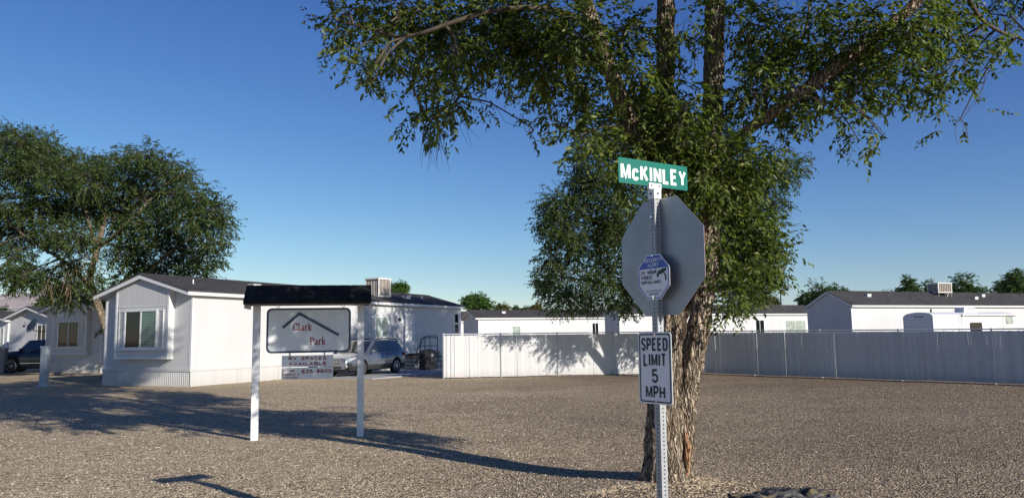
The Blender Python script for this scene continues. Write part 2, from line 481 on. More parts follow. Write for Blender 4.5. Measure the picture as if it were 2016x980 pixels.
def gravel_stones():
    R_ = np.random.RandomState(3)
    n = 52000
    # spread over the visible wedge in front of the camera, thinner with distance
    Y = 7.2+ (R_.rand(n)**1.5)*17
    X = (R_.rand(n)*2-1)*(Y*0.70+0.3)
    s = (0.006+0.009*R_.rand(n)**2)*(1+0.02*(Y-7))
    Z = np.array([ground_z(x, y) for x, y in zip(X, Y)])+s*0.15
    base = np.array([(1, 0, 0), (0, 1, 0), (-1, 0, 0), (0, -1, 0), (0, 0, 0.75), (0.4, 0.5, 0.55)])
    base = base[:5]
    V = np.empty((n, 5, 3))
    ang = R_.rand(n)*6.28
    jit = 1+0.35*(R_.rand(n, 5, 3)-0.5)
    B = base[None]*jit
    el = 0.7+0.6*R_.rand(n)
    bx = B[:, :, 0]*el[:, None]; by = B[:, :, 1]
    V[:, :, 0] = X[:, None]+s[:, None]*(bx*np.cos(ang)[:, None]-by*np.sin(ang)[:, None])
    V[:, :, 1] = Y[:, None]+s[:, None]*(bx*np.sin(ang)[:, None]+by*np.cos(ang)[:, None])
    V[:, :, 2] = Z[:, None]+s[:, None]*B[:, :, 2]
    f = np.array([(0, 1, 4), (1, 2, 4), (2, 3, 4), (3, 0, 4)])
    Fc = (f[None]+(np.arange(n)*5)[:, None, None]).reshape(-1, 3)
    m, nt, b = new_mat('loose_gravel_stone')
    at = nt.nodes.new('ShaderNodeAttribute'); at.attribute_name = 'rnd'
    c = ramp(nt, at.outputs['Fac'], [(0, (0.12, 0.09, 0.065)), (0.4, (0.44, 0.35, 0.25)), (0.8, (0.68, 0.56, 0.42)), (1, (0.88, 0.79, 0.65))])
    nt.links.new(c, b.inputs['Base Color']); b.inputs['Roughness'].default_value = 0.9
    # same dark side of the lot
    r = R_.rand(n)
    r = np.where(X > 1.5+R_.randn(n)*2, r*0.62, r)
    o = np_mesh('gravel', V.reshape(-1, 3), Fc, m, np.repeat(r, 4))
    tag(o, kind='stuff')
def np_mesh(name, V, F, mat, rndv=None, parent=None, mi=None):
    me = bpy.data.meshes.new(name)
    nv, nf = len(V), len(F); k = F.shape[1]
    me.vertices.add(nv); me.vertices.foreach_set('co', np.ascontiguousarray(V, dtype=np.float32).ravel())
    me.loops.add(nf*k); me.loops.foreach_set('vertex_index', np.ascontiguousarray(F, dtype=np.int32).ravel())
    me.polygons.add(nf)
    me.polygons.foreach_set('loop_start', np.arange(nf, dtype=np.int32)*k)
    me.polygons.foreach_set('loop_total', np.full(nf, k, dtype=np.int32))
    for m in (mat if isinstance(mat, (list, tuple)) else [mat]): me.materials.append(m)
    if rndv is not None:
        a = me.attributes.new('rnd', 'FLOAT', 'FACE'); a.data.foreach_set('value', np.ascontiguousarray(rndv, dtype=np.float32))
    me.update(calc_edges=True); me.validate()
    o = bpy.data.objects.new(name, me); COL.objects.link(o)
    if parent is not None: o.parent = parent
    return o
gravel_stones()

# mountain far to the left
def mountain():
    m, nt, b = new_mat('hazed_desert_hill')
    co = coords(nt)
    c = ramp(nt, noise_(nt, co, 0.004, 8, 0.65), [(0.35, (0.24, 0.195, 0.185)), (0.7, (0.38, 0.32, 0.30))])  # pale lavender tones: distance haze is mixed into the hill colour
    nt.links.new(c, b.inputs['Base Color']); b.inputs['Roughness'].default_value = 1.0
    nx, ny = 150, 26
    vs = []; fs = []
    for j in range(ny):
        for i in range(nx):
            x = -8200+i*48; y = 5000+j*110
            t = 1-abs(j/(ny-1)*2-1)
            prof = max(0.0, min(1.0, (-1700-x)/1500.0))
            ridge = 470+150*noise.noise((x*0.0006, 1.3, 0))+70*noise.noise((x*0.0025, 4, 0))+30*noise.noise((x*0.008, 9, 0))
            h = ridge*(prof**0.7)*(t**0.85)*(0.85+0.3*noise.noise((x*0.002, y*0.003, 0)))+40*t*noise.noise((x*0.006, y*0.006, 2))*prof
            vs.append((x, y, max(h, 0)-4))
    for j in range(ny-1):
        for i in range(nx-1):
            a = j*nx+i; fs.append((a, a+1, a+nx+1, a+nx))
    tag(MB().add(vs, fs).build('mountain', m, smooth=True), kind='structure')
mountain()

# parking pads
def slab(name, pts, z, mat, th=0.08):
    mb = MB(); mb.prism(pts, 'z', z-th, z); o = mb.build(name, mat); tag(o, kind='structure'); return o
H1 = Vector((-12.35, 29.7)); A1 = 64.8
def h1pt(s, n, o=H1, a=A1):   # s along the long wall, n outwards (to the right of it)
    c, d = cos(RD(a)), sin(RD(a))
    return (o.x+c*s+d*n, o.y+d*s-c*n)
slab('driveway', [h1pt(5.6, 0.5), h1pt(5.6, 4.4), h1pt(26, 6.8), h1pt(26, 0.5)], 0.045, M['concrete'])

# ------------------------------------------------------------------ mobile homes
def window_part(root, ori, a0, a1, z0, z1, pane_l, pane_r, trimw=0.09, split='v', at=0.0, outer=None):
    """ori 'side': plane y=at facing -y, a along x;  ori 'gable': plane x=at facing -x, a along y"""
    def bx(mb, u0, u1, w0, w1, d0, d1):
        if ori == 'side': mb.box(u0, u1, at-d1, at-d0, w0, w1)
        else: mb.box(at-d1, at-d0, u0, u1, w0, w1)
    fr = MB()
    t = trimw
    if outer:
        bx(fr, a0-outer, a0-t-0.002, z0-t, z1+t, -0.02, 0.018); bx(fr, a1+t+0.002, a1+outer, z0-t, z1+t, -0.02, 0.018)
    bx(fr, a0-t, a0, z0-t, z1+t, -0.02, 0.035); bx(fr, a1, a1+t, z0-t, z1+t, -0.02, 0.035)
    bx(fr, a0, a1, z0-t, z0, -0.02, 0.035); bx(fr, a0, a1, z1, z1+t, -0.02, 0.035)
    mid = (a0+a1)/2; zm = (z0+z1)/2
    if split == 'v': bx(fr, mid-0.025, mid+0.025, z0, z1, -0.02, 0.03)
    else: bx(fr, a0, a1, zm-0.06, zm+0.06, -0.02, 0.03)
    f = fr.build('window', M['trim'], root)
    if split == 'v':
        L_ = (a0, mid-0.025, z0, z1); R_ = (mid+0.025, a1, z0, z1)
    else:
        L_ = (a0, a1, z0, zm-0.06); R_ = (a0, a1, zm+0.06, z1)
    for (q, pm) in ((L_, pane_l), (R_, pane_r)):
        p = MB(); bx(p, q[0], q[1], q[2], q[3], -0.01, 0.012); p.build('pane', pm, f)
    return f

def mobile_home(loc, rz_deg, L, Wd, label, cat='mobile home', wt=3.5, fas=0.18, ridge=4.45, skirt=0.65, side_windows=(), door=None,
                bay=False, gable_window=None, vents=(), fo=0.42, gable_trim=False, group=None, seams=None, lamp=None, corr=True, endwin=None):
    root = empty('mobile_home', (loc[0], loc[1], -0.03), RD(rz_deg), label, cat, group)
    eo = 0.24
    slope = (ridge-wt-fas)/(Wd/2+eo)
    zu = lambda y: (wt+fas)+slope*min(y+eo, Wd+eo-y)      # roof top surface
    # walls
    mb = MB()
    pent = [(0, skirt), (Wd, skirt), (Wd, wt+0.05), (Wd/2, zu(Wd/2)-0.12), (0, wt+0.05)]
    mb.prism(pent, 'x', 0, L, 0, 1)
    mb.build('wall', [M['white'], M['grooved']], root)
    # corner and seam trim
    for bxs in [(-0.012, 0.09, -0.015, -0.001), (-0.012, -0.001, 0.0, 0.09), (-0.012, -0.001, Wd-0.09, Wd), (L-0.09, L, -0.015, -0.001)]+[(q_-0.03, q_+0.03, -0.012, -0.001) for q_ in (seams or [])]:
        MB().box(*bxs, skirt+0.035, wt).build('corner_trim', M['trim'], root)
    # skirting
    sk = MB()
    sk.box(0.03, L-0.03, 0.03, Wd-0.03, 0, skirt)
    if corr:
        n = int(Wd/0.05); pts = []
        for i in range(n+1):
            y = Wd*i/n
            pts.append((0.0 if i % 2 else -0.035, y))
        vs = [(x, y, z) for z in (0, skirt-0.05) for x, y in pts]
        k = len(pts)
        sk.add(vs, [(i, i+k, i+k+1, i+1) for i in range(k-1)])
    for i in range(int(L/2.4)+1):
        sk.box(i*2.4+0.0, min(i*2.4+2.388, L), 0.0, 0.03, 0, skirt-0.05)
    sk.box(-0.05, 0.0, -0.02, Wd+0.02, skirt-0.05, skirt+0.05)
    sk.box(0.0, L, -0.022, 0.0, skirt-0.05, skirt+0.03)
    sk.build('skirting', M['skirt'], root)
    # roof: two slopes as one solid, with fascia
    rf = MB()
    th = 0.05
    y0, y1 = -eo, Wd+eo
    zt = wt+fas
    prof = [(y0, zt), (Wd/2, ridge), (y1, zt), (y1, zt-th), (Wd/2, ridge-th), (y0, zt-th)]
    rf.prism(prof, 'x', -fo-0.02, L+0.2)
    roof = rf.build('roof', M['shingle'], root)
    fs = MB()
    fs.box(-fo, L+0.17, y0+0.003, y0+0.045, wt-0.0, zt-th-0.002)
    fs.box(-fo, L+0.17, y1-0.045, y1-0.003, wt-0.0, zt-th-0.002)
    fs.box(-fo+0.04, L+0.1, y0+0.046, -0.0, wt+0.02, wt+0.04)     # soffit
    fs.box(-fo+0.04, L+0.1, Wd, y1-0.046, wt+0.02, wt+0.04)
    for xe0, xe1 in ((-fo, -fo+0.04), (L+0.13, L+0.17)):
        rp = [(y0+0.046, wt), (y0+0.046, zt-th-0.003+slope*0.046), (Wd/2, ridge-th-0.003), (y1-0.046, zt-th-0.003+slope*0.046), (y1-0.046, wt), (Wd/2, ridge-fas-0.03)]
        fs.prism(rp, 'x', xe0, xe1)
    rp = [(0.0, wt+0.052), (Wd/2, zu(Wd/2)-0.105), (Wd, wt+0.052), (Wd, wt+0.065), (Wd/2, zu(Wd/2)-0.09), (0.0, wt+0.065)]
    fs.prism(rp, 'x', -fo+0.05, 0)
    fs.build('fascia', M['trim'], root)
    rc = MB(); rc.prism([(Wd/2-0.13, ridge-0.13*slope+0.004), (Wd/2, ridge+0.02), (Wd/2+0.13, ridge-0.13*slope+0.004)], 'x', -fo-0.01, L+0.18); rc.build('ridge_cap', M['shingle'], roof)
    for (s, y, kind) in vents:
        z = zu(y)
        v = MB()
        if kind == 'pipe':
            v.tube((s, y, z-0.05), (s, y, z+0.18), 0.04, n=10); v.tube((s, y, z-0.02), (s, y, z+0.03), 0.11, 0.06, n=10)
        else:
            v.box(s-0.2, s+0.2, y-0.16, y+0.16, z-0.08, z+0.12); v.box(s-0.23, s+0.23, y-0.19, y+0.19, z+0.12, z+0.15)
        v.build('roof_vent', M['galv'] if kind == 'pipe' else M['trim'], roof)
    for (s0, s1, z0, z1, pl, pr, sp, out) in side_windows:
        window_part(root, 'side', s0, s1, z0, z1, M[pl], M[pr], split=sp, outer=out)
    if door:
        s0, s1, z0, z1 = door
        d = MB(); d.box(s0, s1, -0.03, -0.002, z0, z1)
        for (a, b_, c, e) in ((0.15, 0.85, 0.55, 0.92), (0.15, 0.85, 0.08, 0.48)):
            d.box(s0+(s1-s0)*a, s0+(s1-s0)*b_, -0.042, -0.03, z0+(z1-z0)*c, z0+(z1-z0)*e)
        dd = d.build('door', M['trim'], root, bevel=0.006)
        MB().tube((s0+0.09, -0.09, z0+0.95), (s0+0.09, -0.03, z0+0.95), 0.03, n=10).build('handle', M['galv'], dd)
        t = MB(); t.box(s0-0.09, s0, -0.045, -0.002, z0-0.02, z1+0.09); t.box(s1, s1+0.09, -0.045, -0.002, z0-0.02, z1+0.09); t.box(s0, s1, -0.045, -0.002, z1, z1+0.09)
        t.build('door_frame', M['trim'], dd)
    if lamp:
        l = MB(); l.box(lamp[0]-0.05, lamp[0]+0.05, -0.05, 0, lamp[1]-0.05, lamp[1]+0.08); l.tube((lamp[0], -0.12, lamp[1]-0.1), (lamp[0], -0.12, lamp[1]+0.06), 0.05, 0.035, n=8)
        l.build('porch_lamp', M['plastic'], root)
    if bay:
        pd = 0.26
        b0, b1 = 0.97, 3.95
        zb = 1.08
        pts = [(b0, zb), (b1, zb), (b1, zu(b1)-0.14), (Wd/2, zu(Wd/2)-0.14), (b0, zu(b0)-0.14)]
        m2 = MB(); m2.prism(pts, 'x', -pd, -0.0)
        by = m2.build('bay_window', M['grooved'], root)
        bt = MB()
        e = -pd
        bt.box(e-0.012, e-0.0, b0, b0+0.09, zb+0.09, zu(b0)-0.3); bt.box(e-0.012, e-0.0, b1-0.09, b1, zb+0.09, zu(b1)-0.3)
        bt.box(e-0.012, e-0.0, b0, b1, zb, zb+0.088)
        bt.box(e-0.012, 0.0, b0-0.012, b0-0.001, zb, zu(b0)-0.3); bt.box(e-0.012, 0.0, b1+0.001, b1+0.012, zb, zu(b1)-0.3)
        bt.box(e-0.014, e-0.0, b0+0.09, b1-0.09, 3.13, 3.16)
        bt.build('bay_trim', M['trim'], by)
        y0w, y1w, z0w, z1w = 1.62, 3.32, 1.55, 2.95
        f = MB()
        t = 0.07
        X0, X1 = e-0.05, e-0.001
        f.box(X0, X1, y0w-t, y0w, z0w-t, z1w+t); f.box(X0, X1, y1w, y1w+t, z0w-t, z1w+t); f.box(X0, X1, y0w, y1w, z0w-t, z0w); f.box(X0, X1, y0w, y1w, z1w, z1w+t)
        f.box(X0+0.01, X1, (y0w+y1w)/2-0.03, (y0w+y1w)/2+0.03, z0w, z1w)
        f.box(X0-0.03, X1, y0w-0.42, y1w+0.42, z0w-t-0.05, z0w-t-0.003)
        f.build('window_frame', M['trim'], by)
        for q, pm in (((y0w, (y0w+y1w)/2-0.03), bay[0]), (((y0w+y1w)/2+0.03, y1w), bay[1])):
            p = MB(); p.box(e-0.022, e-0.001, q[0], q[1], z0w, z1w); p.build('pane', M[pm], by)
        for q in ((y0w-0.41, y0w-0.09), (y1w+0.09, y1w+0.41)):
            s_ = MB(); s_.box(e-0.03, e-0.001, q[0], q[0]+0.04, z0w-0.05, z1w+0.05); s_.box(e-0.03, e-0.001, q[1]-0.04, q[1], z0w-0.05, z1w+0.05)
            s_.box(e-0.03, e-0.001, q[0]+0.04, q[1]-0.04, z1w+0.01, z1w+0.05); s_.box(e-0.03, e-0.001, q[0]+0.04, q[1]-0.04, z0w-0.05, z0w-0.01)
            for k in range(20):
                zz = z0w+(z1w-z0w)*k/20
                Mx = Matrix.Translation((e-0.016, 0, zz+0.035)) @ Matrix.Rotation(RD(-38), 4, 'Y')
                s_.box(-0.004, 0.004, q[0]+0.04, q[1]-0.04, -0.032, 0.032, M=Mx)
            s_.build('shutter', M['trim'], by)
    if gable_window:
        window_part(root, 'gable', *gable_window[:4], M[gable_window[4]], M[gable_window[5]])
    return root

home1 = mobile_home(H1, A1, 21.2, 4.9, 'long white mobile home with louvred bay window nearest the camera, behind the park signboard',
    side_windows=[(4.6, 5.7, 1.9, 2.85, 'pane_pale', 'pane_pale', 'v', 0.3), (12.02, 13.1, 1.83, 2.82, 'pane_pale', 'pane_pale', 'v', 0.32), (20.4, 20.86, 2.0, 3.15, 'pane_dark', 'pane_dark', 'h', 0.13)],
    door=(14.85, 15.72, 0.82, 3.0), bay=('pane_blind', 'pane_dark'), seams=[9.6, 17.0, 20.2],
    vents=[(0.9, 1.0, 'pipe'), (4.4, 1.1, 'box'), (16.5, 1.0, 'box'), (18.5, 1.2, 'pipe')], lamp=(14.2, 2.75))
H2 = G(197, 734)
home2 = mobile_home(H2, A1, 18, 4.9, 'shaded white mobile home with dark bay window, second from the camera on the left',
    bay=('pane_dark', 'pane_dark'), seams=[6, 12], side_windows=[(3, 4.2, 1.8, 2.8, 'pane_dark', 'pane_dark', 'v', 0.25)], vents=[(3, 1.0, 'pipe')])
H3 = D(104, 640, 55.5)
home3 = mobile_home(H3, A1, 16, 4.9, 'sunlit white mobile home gable with dark window behind the navy pickup', gable_window=(0.75, 1.65, 1.5, 3.05, 'pane_dark', 'pane_dark'),
    seams=[8], vents=[(4, 1.0, 'pipe')], corr=False)
H4 = D(16, 640, 62)
mobile_home(H4, A1, 14, 4.9, 'white mobile home cut off by the left edge of the photo, farthest left', gable_window=(0.55, 1.3, 1.4, 3.0, 'pane_pale', 'pane_pale'), corr=False)
A2 = 25.2
M1p = G(943, 625, 3.68); M1p.y -= 1.5
mobile_home((M1p.x, M1p.y), A2, 17.0, 4.2, 'low white mobile home beyond the left fence, left of the crown of the far tree',
    ridge=4.55, side_windows=[(3.9, 5.8, 1.4, 2.72, 'pane_pale', 'white', 'v', 0.4), (13.75, 14.5, 1.6, 3.0, 'pane_dark', 'pane_dark', 'v', 0.35)], vents=[(3.4, 1.2, 'box')], seams=[12.9], corr=False)
M2p = G(1219, 616.6, 3.68)
mobile_home((M2p.x, M2p.y), A2, 26.5, 2.6, 'long white mobile home beyond the fence, seen either side of the double tree trunk', ridge=4.6,
    side_windows=[(16.8, 17.9, 1.5, 2.95, 'pane_dark', 'pane_dark', 'v', 0.4), (20.9, 23.7, 1.2, 2.86, 'pane_pale', 'pane_pale', 'v', 0.45)], seams=[15.6, 20.1], lamp=(24.9, 2.9), fo=0.2, corr=False)
Rp = G(1675, 598.7, 3.68)
mobile_home((Rp.x, Rp.y), A2, 27, 4.3, 'big white mobile home with shaded gable behind the slatted fence on the right', ridge=4.85,
    side_windows=[(6.0, 7.0, 1.2, 2.9, 'pane_pale', 'pane_pale', 'v', 0.4)], vents=[(3.4, 1.3, 'box'), (15.9, 1.0, 'box'), (17.6, 1.5, 'box')], seams=[5.3], fo=0.12, corr=False)
Lp = G(914, 636, 3.68) if False else D(906, 640, 96)
mobile_home((Lp.x, Lp.y), A2, 5.2, 4.2, 'small distant white mobile home with dark roof in the gap beside the long home', ridge=4.9, corr=False)

# evaporative coolers on roofs
def cooler(loc, rz, w, h, label):
    r = empty('evaporative_cooler', loc, rz, label, 'air cooler', 'box coolers on roofs')
    c = MB(); e = w/2
    for sx in (-1, 1):
        for sy in (-1, 1):
            c.box(sx*e-(0.05 if sx > 0 else 0), sx*e+(0.05 if sx < 0 else 0), sy*e-(0.05 if sy > 0 else 0), sy*e+(0.05 if sy < 0 else 0), 0.08, h-0.09)
    c.box(-e-0.01, e+0.01, -e-0.01, e+0.01, 0, 0.08); c.box(-e-0.02, e+0.02, -e-0.02, e+0.02, h-0.09, h)
    c.build('cabinet', M['cooler'], r, bevel=0.008)
    p = MB(); p.box(-e+0.06, e-0.06, -e+0.06, e-0.06, 0.08, h-0.09); p.build('pad', M['pad'], r)
    g = MB()
    for k in range(8):
        a = -e+0.09+(w-0.18)*(k+0.0)/7
        for s in (-1, 1):
            g.box(a-0.012, a+0.012, s*(e-0.03)-0.012, s*(e-0.03)+0.012, 0.08, h-0.09)
            g.box(s*(e-0.03)-0.012, s*(e-0.03)+0.012, a-0.012, a+0.012, 0.08, h-0.09)
    g.build('grille', M['cooler'], r)
    for sx in (-1, 1):
        for sy in (-1, 1): MB().tube((sx*(e-0.05), sy*(e-0.05), -0.35), (sx*(e-0.05), sy*(e-0.05), 0.0), 0.02, n=6).build('leg', M['galv'], r)
    MB().poly([(e+0.03, -e-0.03, h-0.1), (e+0.04, -e+0.2, 0.3), (e*0.3, -e-0.08, -0.1), (e*0.1, -e-0.1, -0.35)], 0.012, 6).build('water_line', M['galv'], r)
    return r
x, y = h1pt(14.1, -1.3)
cooler((x, y, 3.98), RD(A1-8), 1.0, 1.05, 'beige box cooler on the roof of the nearest long mobile home, above the parked car')
cc = (Rp.x+cos(RD(A2))*12.6-sin(RD(A2))*1.8, Rp.y+sin(RD(A2))*12.6+cos(RD(A2))*1.8)
cooler((cc[0], cc[1], 4.72), RD(A2-15), 1.3, 0.85, 'beige box cooler on the dark roof of the big home behind the right fence')

# satellite dish on home2 wall
ds = empty('satellite_dish', (0, 0, 0), 0, 'dark satellite dish on an arm from the left corner of the second mobile home', 'satellite dish')
hp = lambda s, n, z: Vector((*h1pt(s, n, H2, A1), z))
dc = hp(-0.15, -4.9-0.95, 2.75)
ds.location = dc
m = MB()
for i in range(7):
    pass
rings = []
fa = Vector((-0.45, -0.8, 0.38)).normalized(); uu = fa.orthogonal().normalized(); ww = fa.cross(uu)
vs = []; fs = []
for i in range(6):
    r_ = 0.46*i/5
    for k in range(20):
        a = 2*pi*k/20
        vs.append(uu*cos(a)*r_+ww*sin(a)*r_*0.9+fa*(r_*r_*0.6))
for i in range(5):
    for k in range(20):
        fs.append((i*20+k, i*20+(k+1) % 20, (i+1)*20+(k+1) % 20, (i+1)*20+k))
d_ = MB().add(vs, fs).build('reflector', M['bin'], ds, smooth=True)
md = d_.modifiers.new('s', 'SOLIDIFY'); md.thickness = 0.012
MB().poly([(0, 0, -0.28), fa*0.42+Vector((0, 0, -0.12)), fa*0.62+Vector((0, 0, 0.0))], 0.014, 6).build('feed_arm', M['plastic'], ds)
q = fa*0.62
MB().box(q.x-0.05, q.x+0.05, q.y-0.05, q.y+0.05, -0.05, 0.07).build('feed_horn', M['plastic'], ds, bevel=0.01)
wpt = hp(0.0, -4.92, 2.45)-dc
MB().poly([fa*-0.03, (0, 0, -0.25), (wpt.x*0.6, wpt.y*0.6, -0.33), wpt], 0.022, 8).build('mast', M['plastic'], ds)

# ------------------------------------------------------------------ entry steps, railing, patio things
st = empty('entry_steps', (*h1pt(-0.15, 0), 0.045), RD(A1), 'black metal entry steps and railing at the door of the long mobile home', 'steps')
pl = MB(); pl.box(14.6, 16.5, -1.25, -0.06, 0.74, 0.80); pl.build('landing', M['plastic'], st)
for k in range(3):
    t = MB(); s1 = 14.6-0.28*k; t.box(s1-0.3, s1, -1.2, -0.12, 0.74-0.19*(k+1), 0.78-0.19*(k+1)); t.build('tread', M['plastic'], st)
b = MB()
for yy in (-1.22, -0.12):
    b.poly([(13.7, yy, 0.02), (14.6, yy, 0.7), (16.5, yy, 0.7)], 0.03, 6)
    for s in (14.62, 15.5, 16.45): b.tube((s, yy, 0), (s, yy, 0.74), 0.025, n=6)
b.build('frame', M['plastic'], st)
r = MB()
r.poly([(14.3, -1.22, 0.1), (14.3, -1.22, 1.0), (15.1, -1.22, 1.72), (16.3, -1.22, 1.78), (16.45, -1.22, 1.66), (16.45, -1.22, 0.75)], 0.026, 8)
r.poly([(15.1, -1.22, 0.75), (15.1, -1.22, 1.7)], 0.022, 8); r.poly([(15.75, -1.22, 0.75), (15.6, -1.22, 1.75)], 0.018, 8)
r.poly([(15.1, -1.22, 1.2), (16.45, -1.22, 1.2)], 0.016, 8)
r.poly([(16.45, -1.22, 1.66), (16.45, -0.2, 1.66), (16.45, -0.1, 1.55), (16.45, -0.1, 0.75)], 0.026, 8)
r.poly([(16.45, -1.2, 1.2), (16.45, -0.1, 1.2)], 0.016, 8)
r.build('railing', M['plastic'], st)

gx = G(842, 729); gx = (gx.x, gx.y)
gr = empty('covered_grill', (*gx, 0.045), RD(A1), 'barbecue grill under a sagging black cover beside the entry steps', 'grill')
m = MB()
n = 20
prof = [(0.0, 0.0, 0.50), (0.35, 0.0, 0.46), (0.70, 0.0, 0.46), (0.86, 0.0, 0.54), (1.0, 0.0, 0.40), (1.07, 0, 0.15)]
vs = []
for i, (z, _, w) in enumerate(prof):
    for k in range(n):
        a = 2*pi*k/n
        e = 1+0.05*sin(5*a+i)*(1-i/6)
        cx = abs(cos(a))**0.5*(1 if cos(a) > 0 else -1); cy = abs(sin(a))**0.5*(1 if sin(a) > 0 else -1)
        vs.append((cx*w*1.15*e, cy*w*0.55*e, z))
fs = [(i*n+k, i*n+(k+1) % n, (i+1)*n+(k+1) % n, (i+1)*n+k) for i in range(5) for k in range(n)]+[tuple(5*n+k for k in range(n))]
m.add(vs, fs)
m.build('cover', M['cloth'], gr, smooth=True)
m = MB(); m.box(-0.12, 0.08, -0.31, -0.27, 0.66, 0.82); m.build('badge', M['bin'], gr)
w_ = MB()
for s in (-0.5, 0.5): w_.tube((s, -0.25, 0.08), (s, -0.2, 0.08), 0.08, n=12)
w_.build('wheel', M['plastic'], gr)

def wire_chair(loc, rz, label, grp):
    r = empty('patio_chair', loc, rz, label, 'chair', grp)
    sm = MB()
    for k in range(9):
        a = -0.24+0.06*k
        sm.tube((a, -0.24, 0.43), (a, 0.24, 0.43), 0.009, n=5); 
    sm.poly([(-0.26, -0.26, 0.43), (0.26, -0.26, 0.43), (0.26, 0.26, 0.43), (-0.26, 0.26, 0.43), (-0.26, -0.26, 0.43)], 0.014, 6)
    sm.build('seat', M['plastic'], r)
    bm_ = MB()
    bm_.poly([(-0.26, 0.26, 0.43), (-0.27, 0.36, 0.85), (-0.15, 0.39, 0.98), (0.15, 0.39, 0.98), (0.27, 0.36, 0.85), (0.26, 0.26, 0.43)], 0.015, 6)
    for k in range(7):
        a = -0.18+0.06*k; bm_.tube((a, 0.27, 0.44), (a, 0.375, 0.93), 0.008, n=5)
    bm_.build('backrest', M['plastic'], r)
    for sx in (-1, 1):
        for sy in (-1, 1): MB().tube((sx*0.25, sy*0.25, 0.43), (sx*0.29, sy*0.3, 0), 0.015, n=6).build('leg', M['plastic'], r)
        MB().poly([(sx*0.27, 0.34, 0.68), (sx*0.3, 0.0, 0.68), (sx*0.3, -0.22, 0.64), (sx*0.27, -0.25, 0.43)], 0.013, 6).build('armrest', M['plastic'], r)
    return r
for (s, n_, rz, lab) in ((861, 729, 10, 'black wire patio chair next to the covered grill'), (873, 727, 60, 'black wire patio chair nearest the free end of the white fence')):
    x, y = G(s, n_).xy
    wire_chair((x, y, 0.045), RD(A1+rz), lab, 'black patio chairs by the home')

# ------------------------------------------------------------------ fences
def fence(name, pts, label, spacing, first=0.0, jit=0.010, wr=0.0026, wmat='wire', wp=0.078, bars=True):
    """pts: list of (world xy, z_top) control points in a straight run"""
    p0 = Vector((pts[0][0], pts[0][1])); p1 = Vector((pts[1][0], pts[1][1]))
    L = (p1-p0).length; a = atan2((p1-p0).y, (p1-p0).x)
    t0, t1 = pts[0][2], pts[1][2]
    r = empty(name, (p0.x, p0.y, 0), a, label, 'fence')
    top = lambda s: t0+(t1-t0)*s/L
    # slats woven into the mesh: real strips with small gaps, each with its own tiny lean
    q = MB(); n = int(L/0.078)
    R2 = random.Random(5)
    for i in range(n):
        s = i*0.078; zt = top(s)-0.05-R2.random()*0.012
        w = 0.0765
        if R2.random() < 0.03: w = 0.06
        dy = (R2.random()-0.5)*jit*0.5; tw = (R2.random()-0.5)*jit
        g0 = ground_z(p0.x+cos(a)*s, p0.y+sin(a)*s)
        zb = g0+0.03+R2.random()*0.015
        q.add([(s, dy+tw, zb), (s+w, dy-tw, zb), (s+w, dy-tw, zt), (s, dy+tw, zt), (s, dy+tw+0.006, zb), (s+w, dy-tw+0.006, zb), (s+w, dy-tw+0.006, zt), (s, dy+tw+0.006, zt)],
              [(0, 1, 2, 3), (5, 4, 7, 6), (3, 2, 6, 7), (0, 3, 7, 4), (1, 5, 6, 2), (0, 4, 5, 1)])
    q.build('slats', M['slat'], r)
    wm = MB(); pitch = wp
    zc = 0.04
    k = int((L+2)/pitch)
    for i in range(-int(2/pitch), k):
        for sgn in (1, -1):
            s0 = i*pitch if sgn > 0 else i*pitch+2.0
            # clip the diagonal to the panel
            h = (t0+t1)/2-0.05-zc
            sa, za, sb, zb = s0, zc, s0+sgn*h, zc+h
            if sgn < 0: sa = s0
            def cl(s_a, z_a, s_b, z_b, lim, keep_gt):
                if (s_a < lim) == keep_gt and (s_b < lim) == keep_gt: return None
                if ((s_a < lim) == keep_gt) or ((s_b < lim) == keep_gt):
                    t = (lim-s_a)/(s_b-s_a); m_ = (lim, z_a+(z_b-z_a)*t)
                    if (s_a < lim) == keep_gt: return (*m_, s_b, z_b)
                    return (s_a, z_a, *m_)
                return (s_a, z_a, s_b, z_b)
            c1 = cl(sa, za, sb, zb, 0.0, True)
            if not c1: continue
            c2 = cl(*c1, L, False)
            if not c2: continue
            sa, za, sb, zb = c2
            yy = -0.012 if sgn > 0 else -0.017
            wm.tube((sa, yy, za), (sb, yy, zb), wr, n=3, caps=False)
    wm.build('wire_mesh', M[wmat], r)
    pr = MB()
    pr.tube((0, 0.02, t0), (L, 0.02, t1), 0.022, n=8); pr.build('top_rail', M['wire'], r)
    s = first
    while s <= L+0.01:
        MB().tube((s, 0.035, 0), (s, 0.035, top(s)+0.02), 0.03, n=10).tube((s, 0.035, top(s)+0.02), (s, 0.035, top(s)+0.05), 0.034, 0.012, n=10).build('post', M['wire'], r)
        if first < s < L-0.1 or True:
            pass
        s += spacing
    s = first
    while bars and s <= L+0.01:
        MB().box(s-0.018, s+0.018, -0.03, -0.022, 0.03, top(s)-0.02).build('tension_bar', M['galv'], r); s += spacing
    return r
f0 = G(873, 745); fc = G(1376, 738.5); fa_ = D(873, 657.5, f0.y); 
FA = (f0.x, f0.y)
f3 = Vector((7.6, 34.0))
FC = (7.75, 33.6)
fence('white_slat_fence', [(FA[0], FA[1], 1.84), (FC[0], FC[1], 1.80)], 'sunlit white slatted chain link fence with a dappled tree shadow, left of the sign pole', 2.42, jit=0.003)
F2 = G(2000, 757)
dirr = (Vector((F2.x, F2.y))-Vector(FC)).normalized()
FE = Vector(FC)+dirr*30
ztR = D(2000, 647, F2.y).z
Lr = (Vector((F2.x, F2.y))-Vector(FC)).length
fence('shaded_slat_fence', [(FC[0]+0.06, FC[1]-0.08, 1.80), (FE.x, FE.y, 1.80+(ztR-1.80)*30/Lr)], 'shaded blue-grey slatted chain link fence running to the right edge', 2.9, wr=0.0042, wmat='wire_dark', wp=0.105, bars=False)

